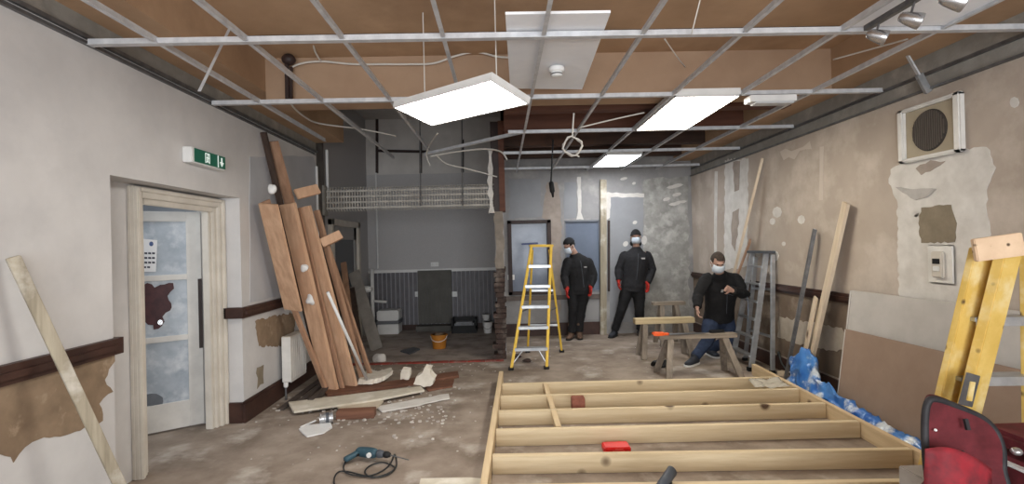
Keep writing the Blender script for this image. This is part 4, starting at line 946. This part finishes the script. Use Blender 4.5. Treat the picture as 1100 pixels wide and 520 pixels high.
# ------------------------------------------------------------------ trestles
def trestle(name, label, x0, x1, y, zt, wtop, ttop, mtop, splx=.05, sply=.24, legw=.07):
    t = thing(name, ((x0+x1)/2, y, 0), label, 'trestle', 'wooden trestles')
    MB().beam((x0,y,zt-ttop/2), (x1,y,zt-ttop/2), wtop, ttop, (0,1,0)).build('top_rail', mtop, t, bevel=.005)
    for xx, s in ((x0+.14,-1), (x1-.14,1)):
        for q in (-1, 1):
            a = V((xx+s*splx, y+q*sply, .001)); c = V((xx, y+q*wtop*.3, zt-ttop-.005))
            MB().beam(a, c, legw, .035, (1,0,0)).build('leg', M_trestle, t, bevel=.003)
        MB().beam((xx+s*.02, y-sply*.55, zt*.45), (xx+s*.02, y+sply*.55, zt*.45), .05, .02, (0,0,1)).build('brace', M_trestle, t, bevel=.003)
    return t
trestle('trestle', 'low trestle with a thick yellowish top board standing at the back', 1.80, 2.62, 7.02, .54, .14, .075, M_yellowtop, .06, .16)
trestle('trestle', 'grey trestle with the orange handsaw lying on it, in front of the bending man', 1.80, 2.72, 5.96, .50, .12, .05, M_trestlex, .1, .24)
trestle('trestle', 'small trestle standing furthest back beside the bending man', 2.3, 2.8, 7.85, .66, .12, .05, M_trestlex, .05, .2)
# handsaw with orange handle
zc = .503
p = thing('handsaw', (1.95,5.96,zc), 'handsaw with an orange handle lying on the front trestle', 'saw')
a = V((1.80,5.93,zc)); 
b = MB(); pts = [(-.07,-.05),(-.02,-.065),(.05,-.05),(.07,-.01),(.06,.05),(0,.065),(-.06,.05),(-.03,.0)]
b.prism([a+V((x,y,0)) for x, y in pts], (0,0,.028)); b.prism([a+V((.05,-.04,.0)), a+V((.12,-.03,0)), a+V((.12,.03,0)), a+V((.05,.045,0))], (0,0,.02))
bmesh.ops.triangulate(b.bm, faces=[f for f in b.bm.faces if len(f.verts) > 4]); b.build('handle', M_orange, p)
MB().prism([a+V((.1,-.05,.006)), a+V((.56,-.01,.006)), a+V((.56,.03,.006)), a+V((.1,.055,.006))], (0,0,.003)).build('blade', M_galvdk, p)
p = thing('flat_tool', (2.5,5.97,zc), 'dark flat tool lying right of the handsaw on the front trestle', 'tool')
MB().beam((2.42,5.98,.52), (2.6,5.99,.52), .04, .03, (0,1,0)).build('body', M_black, p, bevel=.006)
# dark lumps under the trestle
p = thing('cable_reel', (1.95,6.35,0), 'dark bundle of cable on the floor beneath the grey trestle', 'cable')
for k in range(4):
    MB().tube([V((1.93+.02*k,6.38,.06))+V((.085*math.cos(i*.4488), .06*math.sin(i*.4488), .03*math.sin(i*.9+k)+.0))  for i in range(14)], .014, 8, 2, True).build('loop', M_black, p, smooth=True)
for i, (x, y, lb) in enumerate(((556,384,'brown rubble lump at the left foot of the yellow ladder'),(566,389,'brown rubble lump inside the yellow ladder feet'))):
    c = onz(x, y); blob(c+V((0,0,.02)), .05, i+9, (1.2,.8,.5)).build('rubble_lump', M_brick, label=lb, cat='rubble lump', smooth=True)
# ------------------------------------------------------------------ alcove contents
a = onz(417,353)
p = thing('storage_box', (a.x,9.6,0), 'white plastic storage box with a grey middle band in the alcove', 'box')
x0, x1 = ony(405,340,9.5).x, ony(429,340,9.5).x
MB().box((x0+.01,9.45,0), (x1-.01,9.8,.19)).build('tub', M_plastic, p, bevel=.015)
MB().box((x0,9.43,.19), (x1,9.82,.25)).build('band', mat('grey_band', (104,106,112), rough=.5), p, bevel=.006)
MB().box((x0+.005,9.44,.25), (x1-.005,9.81,.44)).build('lid', M_plastic, p, bevel=.02)
p = thing('tool_tray', (-.7,9.5,0), 'black open tray holding pale material on the alcove floor', 'tray')
x0, x1 = ony(485,345,9.4).x, ony(512,345,9.4).x
b = MB().box((x0,9.35,0), (x1,9.7,.08)).box((x0,9.35,.08), (x0+.03,9.7,.26)).box((x1-.03,9.35,.08), (x1,9.7,.26)).box((x0,9.67,.08), (x1,9.7,.26)).box((x0,9.35,.08), (x1,9.37,.14)); b.build('tray', M_black, p, bevel=.006)
b = MB().box((x0+.05,9.38,.08), (x1-.05,9.66,.2))
b.build('contents', mat('grey_bag', (132,134,140), (112,114,120), 9, .7), p, bevel=.03)
for i, (px, py, yy, r, h, lb) in enumerate(((524,352,9.35,.085,.2,'white bucket on the alcove floor beside the pillar'),(522,336,9.66,.07,.3,'white tub behind the bucket beside the pillar'))):
    c = ony(px, py, yy); c.z = 0; p = thing('bucket', c, lb, 'bucket')
    MB().lathe(c, (0,0,1), ((r*.8,0),(r,h-.02),(r*1.07,h-.02),(r*1.07,h),(r*.95,h),(r*.76,.02))).build('pail', M_plastic, p)
    MB().tube([c+V((r*1.05*math.cos(t_*.3927), -r*1.08, h-.03-.09*math.sin(t_*.3927))) for t_ in range(9)], .004, 6).build('handle', M_galvdk, p)
c = onz(472,374); p = thing('bucket', c, 'amber coloured bucket on the alcove floor near the red tile line', 'bucket')
MB().lathe(c, (0,0,1), ((.1,0),(.125,.2),(.135,.2),(.135,.22),(.115,.22),(.09,.02))).build('pail', M_amber, p)
MB().tube([c+V((.13*math.cos(t_*.3927), -.02-.11*math.sin(t_*.3927), .2-.08*math.sin(t_*.3927))) for t_ in range(9)], .005, 6).build('handle', M_plastic, p)
blob(c+V((.0,0,.2)), .08, 4, (1,1,.6)).build('contents', M_brownplaster, p, smooth=True)
p = thing('wall_basin', (-2.5,8.95,.85), 'small pale basin on the alcove side wall', 'basin')
MB().loft([((-2.59,8.98,.88),.07,.05),((-2.5,8.98,.88),.09,.06),((-2.36,8.98,.88),.1,.06),((-2.3,8.98,.88),.07,.04)], (0,1,0), 18).build('bowl', M_plastic, p, smooth=True)
MB().lathe((-2.42,8.98,.83), (0,0,-1), ((.03,0),(.03,.06),(.022,.07),(.022,.16))).build('trap', M_galv, p, smooth=True)
# ------------------------------------------------------------------ red tool bag on a box, bottom right
MB().box((1.86,1.7,0), (2.7,2.4,.505)).build('work_box', mat('grey_box', (166,156,146), (150,140,130), 6, .8), bevel=.006, label='plain grey box under the red tool bag', cat='box')
p = thing('tool_bag', (2.1,2.1,.52), 'open red fabric tool bag with black piping at lower right', 'bag')
def Q(x, y, Y): return ony(x, y, Y)
lidp = [(1000,520,2.12),(997,490,2.13),(996,455,2.15),(999,434,2.16),(1008,430,2.16),(1030,438,2.17),(1055,449,2.17),(1070,462,2.16),(1079,482,2.14),(1080,505,2.11),(1078,532,2.09),(1000,532,2.11)]
pts = spline([Q(*q) for q in lidp], 4, True)
b = MB(); b.prism(pts, (.02,.05,.01)); bmesh.ops.triangulate(b.bm, faces=[f for f in b.bm.faces if len(f.verts) > 4]); b.build('lid', M_red, p)
MB().tube([Q(*q)+V((0,.012,0)) for q in lidp], .015, 10, 4, True).build('piping', M_trimblk, p, smooth=True)
b = MB(); g = []
for i in range(13):
    row = []
    for j in range(9):
        u, v = i/12, j/8; x = 993+u*70; yt = 482+u*22-10*math.sin(u*3.14); y = yt+v*(536-yt)
        row.append(b.bm.verts.new(Q(x, y, 2.06-.05*math.sin(u*3.14)*(.5+v)+.015*noise.noise(V((u*4,v*4,0))))))
    g.append(row)
for i in range(12):
    for j in range(8): b.bm.faces.new((g[i][j], g[i+1][j], g[i+1][j+1], g[i][j+1]))
bmesh.ops.recalc_face_normals(b.bm, faces=b.bm.faces); bmesh.ops.solidify(b.bm, geom=list(b.bm.faces), thickness=.008); b.build('pocket', M_redlight, p, smooth=True)
a = ony(1085,492,2.15)
MB().box((a.x-.02,1.86,.507), (a.x+.36,2.32,a.z-.0)).build('body', M_red, p, bevel=.03)
MB().box((a.x-.02,1.85,a.z-.035), (a.x+.37,2.33,a.z-.02)).build('seam', M_plastic, p, bevel=.004)
MB().box((a.x-.0,1.95,a.z+.03), (a.x+.35,2.3,a.z+.1)).build('top_flap', M_red, p, bevel=.02)
MB().tube([(a.x+.02,1.98,a.z), (a.x+.06,1.95,a.z+.05), (a.x+.2,1.94,a.z+.06), (a.x+.34,1.95,a.z+.04)], .022, 10, 5).build('strap', M_trimblk, p, smooth=True)
MB().ell(ony(1092,485,2.0), (.02,.02,.015)).build('buckle', M_tin, p, smooth=True)
MB().beam(ony(1037,450,2.13), ony(1040,462,2.12), .015, .012, (1,0,0)).build('lid_clip', M_trimblk, p)
MB().ell(ony(1005,462,2.13), (.006,.006,.006)).build('rivet', M_plastic, p); MB().ell(ony(1034,486,2.11), (.008,.008,.008)).build('rivet', M_trimblk, p)
# ------------------------------------------------------------------ people
def lerp(a, b, t): return V(a)*(1-t)+V(b)*t
def hand_mesh(b, w, k, xax, inflate=0, curl=.5, side=1):
    # w wrist, k direction of the hand, xax across the knuckles
    k = V(k).normalized(); xax = V(xax); xax = (xax-k*xax.dot(k)).normalized(); nn = k.cross(xax)*side
    w = V(w); g = inflate
    b.loft([(w-k*.01,.028+g,.02+g),(w+k*.03,.036+g,.017+g),(w+k*.07,.042+g,.016+g),(w+k*.092,.038+g,.013+g)], xax, 12)
    for i, (o, L) in enumerate(((-.03,.068),(-.01,.077),(.01,.071),(.029,.056))):
        p0 = w+k*.085+xax*o; c1 = curl*.7; d1 = (k*math.cos(c1)+nn*math.sin(c1)); c2 = curl*1.7; d2 = (k*math.cos(c2)+nn*math.sin(c2)); c3 = curl*2.4; d3 = (k*math.cos(c3)+nn*math.sin(c3))
        a1 = p0+d1*L*.42+xax*o*.15; a2 = a1+d2*L*.33; a3 = a2+d3*L*.25
        b.loft([(p0-k*.01,.0095+g,.0095+g),(a1,.0088+g,.0088+g),(a2,.008+g,.008+g),(a3,.006+g,.006+g)], xax, 10)
    t0 = w+k*.025-xax*.03; t1 = t0+(k*.6-xax*.7+nn*.35).normalized()*.042; t2 = t1+(k*.9-xax*.15+nn*.4).normalized()*.034
    b.loft([(t0,.014+g,.014+g),(t1,.011+g,.011+g),(t2,.0075+g,.0075+g)], nn, 10)
def person(label, J, face, up, build=1.0, cfg=None):
    cfg = cfg or {}
    base = V(((J['aL'].x+J['aR'].x)/2, (J['aL'].y+J['aR'].y)/2, 0))
    P = thing('person', base, label, 'person')
    face = V(face).normalized(); up = V(up); up = (up-face*up.dot(face)).normalized(); rt = face.cross(up).normalized()
    Rm = Matrix((rt, face, up)).transposed()     # local x right, y forward, z up
    hc = J['head']
    def hp(x, y, z): return hc+Rm@V((x, y, z))
    sh = (J['sR']-J['sL']).normalized(); hp_ax = (J['hR']-J['hL']).normalized()
    k = build; dn = (J['pelvis']-J['chest']).normalized()
    for s in 'LR':
        J['s'+s] = lerp(J['s'+s], J['chest'], .15)+dn*.006
    def torso(b, g, lo=-.1, top=True, hem=None):
        pel, ch, nk = J['pelvis'], J['chest'], J['neck']
        st = []
        for t_, rx, ry in ((-.18,.10 if hem is None else .165,.085 if hem is None else .122),(-.08,.158,.115),(0.0,.168,.122),(.25,.155,.115),(.5,.158,.12),(.75,.172,.125),(1.0,.178,.12)):
            st.append((lerp(pel, ch, t_), (rx*k+g), (ry*k+g)))
        st.append((lerp(ch, nk, .3), .186*k+g*.8, .115*k+g)); st.append((lerp(ch, nk, .52), .176*k+g*.6, .1*k+g*.8)); st.append((lerp(ch, nk, .7), .135*k+g*.6, .085*k+g*.8)); st.append((lerp(ch, nk, .88), .086*k+g*.6, .075+g*.7)); st.append((nk, .062+g, .064+g))
        if hem is not None: st = [s for s, t_ in zip(st, (-.18,-.08,0,.25,.5,.75,1,2,2,2,2,2)) if t_ >= hem]
        b.loft(st, sh*.6+hp_ax*.4, 20)
    def arm(b, s, g, endf=1.0, wr=0):
        S_, E_, W_ = J['s'+s], J['e'+s], J['w'+s]
        ad = (E_-S_).normalized(); st = [(S_-ad*.055-(S_-J['chest'])*.12, .02, .02), (S_-ad*.04-(S_-J['chest'])*.08, .042*k+g*.6, .042*k+g*.6), (S_-ad*.005, .058*k+g*.8, .058*k+g*.8), (lerp(S_, E_, .12), .062*k+g*.9, .062*k+g*.9), (lerp(S_, E_, .25), .06*k+g, .06*k+g), (lerp(S_, E_, .7), .05*k+g, .05*k+g), (E_, .044*k+g, .044*k+g),
              (lerp(E_, W_, .25), .046*k+g, .046*k+g), (lerp(E_, W_, .7), .037*k+g*.9, .034*k+g*.9)]
        if endf >= 1: st.append((W_, .029+g*.8+wr, .024+g*.8+wr))
        else: st.append((lerp(E_, W_, endf), .034+g, .032+g))
        b.loft(st, 'auto' if False else (0.3,.8,.5), 16)
    def leg(b, s, g, endf=1.0, hem=0):
        Hh, K, A_ = J['h'+s], J['k'+s], J['a'+s]
        back = -V(J['t'+s]).normalized()
        st = [(lerp(Hh, J['pelvis'], .3)+V((0,0,.05)), .08*k+g, .09*k+g), (Hh, .088*k+g, .098*k+g), (lerp(Hh, K, .35), .088*k+g, .09*k+g), (lerp(Hh, K, .75), .068*k+g, .07*k+g), (K, .06*k+g, .062*k+g),
              (lerp(K, A_, .3)+back*.012, .058*k+g, .06*k+g), (lerp(K, A_, .65)+back*.006, .047*k+g, .048*k+g)]
        st.append((lerp(K, A_, endf), .04+g+hem, .042+g+hem))
        b.loft(st, hp_ax, 16)
    def foot(b, s, g):
        A_ = V(J['a'+s]); d = V(J['t'+s]); d.z = 0; d.normalize(); px = V((-d.y, d.x, 0)); z0 = A_.z-.085
        def q(f, h): return A_+d*f+V((0,0,h-.085))
        b.loft([(q(-.075,.04),.022+g,.028+g),(q(-.055,.042),.035+g,.04+g),(q(0,.05),.038+g,.05+g),(q(.07,.04),.043+g,.038+g),(q(.13,.03),.046+g,.028+g),(q(.175,.026),.036+g,.022+g),(q(.195,.024),.018+g,.014+g)], px, 14)
        b.loft([(A_+V((0,0,.05)), .04+g, .042+g), (A_+V((0,0,-.05)), .04+g, .045+g)], px, 12)
    # body: one continuous surface
    b = MB(); torso(b, 0)
    b.loft([(J['neck']-V((0,0,.03)), .062, .062), (J['neck'], .056, .058), (hp(0,-.025,-.07), .052, .056), (hp(0,-.02,-.02), .05, .055)], rt, 14)
    b.ell(hp(0,-.012,.025), (.074,.094,.095), Rm); b.ell(hp(0,.022,-.05), (.058,.066,.066), Rm); b.ell(hp(0,.05,-.088), (.03,.03,.022), Rm)
    b.loft([(hp(0,.082,.012),.008,.008),(hp(0,.098,-.014),.012,.012),(hp(0,.104,-.03),.016,.012),(hp(0,.088,-.04),.012,.008)], rt, 10)
    b.ell(hp(0,.082,.026), (.05,.012,.01), Rm); b.ell(hp(0,.082,-.066), (.022,.01,.008), Rm)
    for s in (-1, 1): b.ell(hp(s*.076,-.012,-.008), (.012,.02,.032), Rm)
    for s in 'LR':
        arm(b, s, 0); leg(b, s, 0); foot(b, s, 0)
        hd = J.get('hd'+s, (J['w'+s]-J['e'+s])); hand_mesh(b, J['w'+s], hd, J.get('hx'+s, (0,1,0)), 0, J.get('curl'+s, .45), 1 if s == 'L' else -1)
    b.build('body', M_skin, P, remesh=.0075, sm=3)
    for s in (-1, 1): MB().ell(hp(s*.031,.083,.008), (.012,.006,.007), Rm).build('eye', M_eye, P, smooth=True)
    # clothes
    jm = cfg.get('jacket', M_blackcloth)
    b = MB(); torso(b, .03, hem=cfg.get('hem', -.18))
    for s in 'LR': arm(b, s, .02, .95)
    b.loft([(J['neck']-V((0,0,.05)), .09, .09), (J['neck']+(hp(0,0,-.07)-J['neck'])*.25, .072, .075)], sh, 16)
    if cfg.get('hood'): b.ell(lerp(J['neck'], hp(0,-.09,-.1), .8), (.1,.06,.06), Rm)
    jk = b.build('jacket', jm, P, remesh=.011, sm=4)
    for v in jk.data.vertices:
        q = v.co*9; v.co += v.normal*(.007*noise.noise(q)+.004*noise.noise(q*2.6))
    b = MB()
    for s in 'LR': leg(b, s, .016, .96, .012)
    pe = J['pelvis']; b.loft([(lerp(pe, J['chest'], -.2), .125*k, .11*k), (lerp(pe, J['chest'], -.08), .168*k, .128*k), (pe, .176*k, .132*k), (lerp(pe, J['chest'], .14), .166*k, .126*k)], hp_ax, 18)
    tr_ = b.build('trousers', cfg.get('trousers', M_blackcloth), P, remesh=.011, sm=4)
    for v in tr_.data.vertices:
        q = v.co*9; v.co += v.normal*(.006*noise.noise(q+V((5,0,0)))+.004*noise.noise(q*2.6))
    for s in 'LR':
        b = MB(); foot(b, s, .007)
        if cfg.get('boots'): b.loft([(V(J['a'+s])+V((0,0,.17)), .056, .06), (V(J['a'+s])+V((0,0,.04)), .05, .056), (V(J['a'+s])-V((0,0,.03)), .048, .058)], hp_ax, 14)
        z0 = .003
        sh_ = b.build('boot' if cfg.get('boots') else 'shoe', cfg.get('shoe', M_shoe), P, remesh=.008, sm=2)
        A_ = V(J['a'+s]); d = V(J['t'+s]); d.z = 0; d.normalize(); px = V((-d.y, d.x, 0)); q0 = A_-V((0,0,.092))
        out = [(-.085,.0),(-.07,.034),(0,.043),(.08,.05),(.14,.052),(.19,.04),(.207,.0),(.19,-.04),(.14,-.052),(.08,-.05),(0,-.043),(-.07,-.034)]
        MB().prism([q0+d*x+px*y+V((0,0,.0)) for x, y in out], (0,0,.022)).build('sole', cfg.get('sole', M_black), P)
        if cfg.get('gloves'):
            b = MB(); W_ = J['w'+s]; hd = V(J.get('hd'+s, (J['w'+s]-J['e'+s]))).normalized()
            hand_mesh(b, W_, hd, J.get('hx'+s, (0,1,0)), .005, J.get('curl'+s, .45), 1 if s == 'L' else -1)
            b.loft([(W_-hd*.05, .042, .04), (W_+hd*.01, .036, .032)], J.get('hx'+s, (0,1,0)), 12)
            b.build('glove', M_glove, P, remesh=.007, sm=2)
    # mask
    b = MB(); n1, n2 = 13, 9; g = []
    for i in range(n1):
        row = []
        for j in range(n2):
            u = (i/(n1-1)-.5)*2; v = j/(n2-1); th = u*1.15; z = .0-.105*v
            r_ = .083+.014*math.sin(math.pi*v)-.004*v
            row.append(b.bm.verts.new(hp(r_*.86*math.sin(th), .012+r_*1.12*math.cos(th)*(1 if v < .75 else 1-.25*(v-.75)*4*.5)+.004, z)))
        g.append(row)
    for i in range(n1-1):
        for j in range(n2-1): b.bm.faces.new((g[i][j], g[i+1][j], g[i+1][j+1], g[i][j+1]))
    bmesh.ops.recalc_face_normals(b.bm, faces=b.bm.faces); bmesh.ops.solidify(b.bm, geom=list(b.bm.faces), thickness=-.004)
    mk = b.build('face_mask', M_mask, P, smooth=True)
    b = MB()
    for s in (-1, 1): b.tube([hp(s*.07,.045,-.015), hp(s*.084,.01,.012), hp(s*.082,-.024,.01), hp(s*.08,-.02,-.04), hp(s*.066,.04,-.08)], .002, 6, 4)
    b.build('ear_loop', M_plastic, mk)
    # hair or hat
    def dome(g, cut, m, name, par=None):
        b = MB(); c0 = V((0,-.012,.025)); rr_ = V((.074+g,.094+g,.095+g)); rs = []
        b.ell((0,0,0), (1,1,1), None, 36, 24)
        loc = {v: V((v.co.x*rr_.x, v.co.y*rr_.y, v.co.z*rr_.z))+c0 for v in b.bm.verts}
        kill = [v for v in b.bm.verts if cut(loc[v])]
        for v in b.bm.verts: v.co = hp(*loc[v])
        bmesh.ops.delete(b.bm, geom=kill, context='VERTS')
        bmesh.ops.recalc_face_normals(b.bm, faces=b.bm.faces); bmesh.ops.solidify(b.bm, geom=list(b.bm.faces), thickness=.004)
        return b.build(name, m, P, smooth=True)
    hairc = lambda p: (p.y > .045 and p.z < .068-.25*(p.y-.045)) or (p.y > -.005 and p.z < .0+.0*p.x) or p.z < -.05
    if cfg.get('hat') == 'beanie':
        dome(.013, lambda p: p.z < .032+.25*(p.y-.09)*.5, M_blackcloth, 'beanie')
        dome(.018, lambda p: p.z < .026+.25*(p.y-.09)*.5 or p.z > .062+.125*(p.y-.09), M_blackcloth, 'beanie_cuff')
    else:
        h_ = dome(.008, hairc, cfg.get('hair', M_hair), 'hair')
        for v in h_.data.vertices: v.co += v.normal*(.004*noise.noise(v.co*50))
    if cfg.get('hat') == 'cap':
        dome(.016, lambda p: p.z < .05+.2*(p.y-.05)*.6, M_blackcloth, 'cap')
    # chest mark and zip
    cf = V((0,0,0)); fw_ = sh.cross((J['neck']-J['pelvis']).normalized()).normalized()
    if fw_.dot(V(cfg.get('front', (0,-1,0)))) < 0: fw_ = -fw_
    upb = (J['neck']-J['pelvis']).normalized(); c_ = lerp(J['chest'], J['neck'], .1)
    def onjacket(x, z):
        o_ = c_+sh*x+upb*z; org = o_+fw_*.5-ORG[jk]
        ok, loc, nrm, idx = jk.ray_cast(org, -fw_)
        return (loc+ORG[jk], nrm) if ok else (o_+fw_*(.15*k), fw_)
    bpy.context.view_layer.update()
    for (x, z, w, h) in cfg.get('marks', ()):
        q, nrm = onjacket(x, z); b = MB(); b.beam(q+nrm*.003-sh*w/2, q+nrm*.003+sh*w/2, h, .004, upb); b.build('chest_logo', M_logo, P)
    b = MB(); pts = [onjacket(0, z) for z in (.1,.04,-.04,-.12,-.2,-.28,-.34)]; b.tube([q+n_*.003 for q, n_ in pts], .004, 6); b.build('zip', M_hose, P)
    return P
def jp(x, y, Y): return ony(x, y, Y)
def ank(x, y, Y):
    q = ony(x, y, Y); q.z = .094; return q
# standing man, centre right (arms hanging, red gloves)
Y = 8.6
J = dict(head=jp(683,254.5,Y-.02), neck=jp(683.5,267,Y), chest=jp(683,280,Y), pelvis=jp(680,308,Y), sL=jp(669.5,272.5,Y), sR=jp(697,272.5,Y), eL=jp(664.5,289,Y-.0), eR=jp(701,289,Y), wL=jp(664.5,302,Y-.08), wR=jp(695.5,305,Y-.08),
     hL=jp(674,311,Y), hR=jp(686,311,Y), kL=jp(667.5,333,Y-.04), kR=jp(687,333,Y-.04), aL=ank(660,358,8.62), aR=ank(688,357,8.6), tL=V((-.55,-.8,0)), tR=V((.2,-1,0)), hdL=V((-.02,-.1,-1)), hdR=V((0,-.1,-1)), hxL=V((.3,1,0)), hxR=V((-.3,1,0)))
person('person in a black beanie and dark jacket standing by the far wall with red gloves', J, (-.2,-1,-.08), (0,0,1), 1.05, dict(jacket=M_navycloth, trousers=M_blackcloth, hat='beanie', hair=M_hairdk, gloves=True, boots=False, hood=True, marks=((.08,.02,.07,.025),)))
# man behind the ladder, head bowed
Y = 8.55
J = dict(head=jp(611.5,264,Y-.14), neck=jp(618,273.5,Y-.05), chest=jp(621,287,Y), pelvis=jp(622,311,Y+.02), sL=jp(608.5,279,Y-.08), sR=jp(633.5,279.5,Y+.03), eL=jp(606,297,Y-.12), eR=jp(638,296,Y), wL=jp(609,311,Y-.25), wR=jp(634.5,309,Y-.1),
     hL=jp(616,312,Y), hR=jp(627,312,Y+.02), kL=jp(615.5,333,Y-.04), kR=jp(624,334,Y+.03), aL=ank(613.5,359,8.55), aR=ank(622.5,361,8.58), tL=V((-.4,-.9,0)), tR=V((-.1,-1,0)), hdL=V((-.05,-.2,-1)), hdR=V((-.05,-.1,-1)), hxL=V((.3,1,0)), hxR=V((-.3,1,0)))
person('person with bowed head in a black jacket and tan boots behind the yellow ladder', J, (-.78,-.5,-.45), (-.25,-.2,1), 1.05, dict(jacket=M_blackcloth, trousers=M_blackcloth, hat='cap', hair=M_hairdk, gloves=True, boots=True, shoe=M_boot, marks=((.07,.0,.05,.02),)))
# man bending over the trestle
Y = 6.65
J = dict(head=jp(771,281.5,Y-.36), neck=jp(774,295,Y-.2), chest=jp(775,307,Y-.08), pelvis=jp(772,342,Y+.12), sL=jp(757,297,Y-.2), sR=jp(791,297,Y-.16), eL=jp(749.5,317,Y-.22), eR=jp(801,316,Y-.2), wL=jp(749,331,Y-.34), wR=jp(786,312,Y-.4),
     hL=jp(764,346,Y+.1), hR=jp(780,346,Y+.12), kL=jp(760,366,Y-.08), kR=jp(784,366,Y+.12), aL=V((2.44,6.52,.094)), aR=V((2.84,7.0,.094)), tL=V((-.7,-.55,0)), tR=V((.1,-1,0)), hdL=V((-.05,-.3,-1)), hdR=V((-.8,-.2,.35)), hxL=V((.4,.9,0)), hxR=V((.1,-.3,.9)), curlR=.9, curlL=.7)
person('person in a black jacket and jeans bending over the trestle in a pale blue mask', J, (-.06,-.9,-.52), (0,-.4,1), 1.06, dict(jacket=M_blackcloth, trousers=M_jeans, hair=M_hair, shoe=M_shoe, sole=M_plastic, hem=-.01, marks=((-.06,.0,.03,.04),)))
# ------------------------------------------------------------------ light and render
w = bpy.data.worlds.new('sky'); scn.world = w; w.use_nodes = True
bg = w.node_tree.nodes['Background']; bg.inputs[0].default_value = (.75,.86,1,1); bg.inputs[1].default_value = 1.0
def area(name, loc, rot, sx, sy, e, col):
    l = bpy.data.lights.new(name, 'AREA'); l.shape = 'RECTANGLE'; l.size = sx; l.size_y = sy; l.energy = e; l.color = col
    o = bpy.data.objects.new(name, l); COL.objects.link(o); o.location = loc; o.rotation_euler = rot; return o
area('daylight_shop_window', (.45,-2.62,1.55), (math.radians(90),0,0), 4.6, 2.15, 370, (.95,.98,1))
area('corridor_daylight', (-3.7,4.2,2.45), (0,0,0), .8, 2.0, 30, (.85,.93,1))
vs = scn.view_settings; vs.view_transform = 'Standard'; vs.look = 'None'; vs.exposure = 0; vs.gamma = 1; vs.use_curve_mapping = False
scn.cycles.use_denoising = True; scn.cycles.max_bounces = 8; scn.cycles.diffuse_bounces = 5; scn.cycles.sample_clamp_indirect = 6
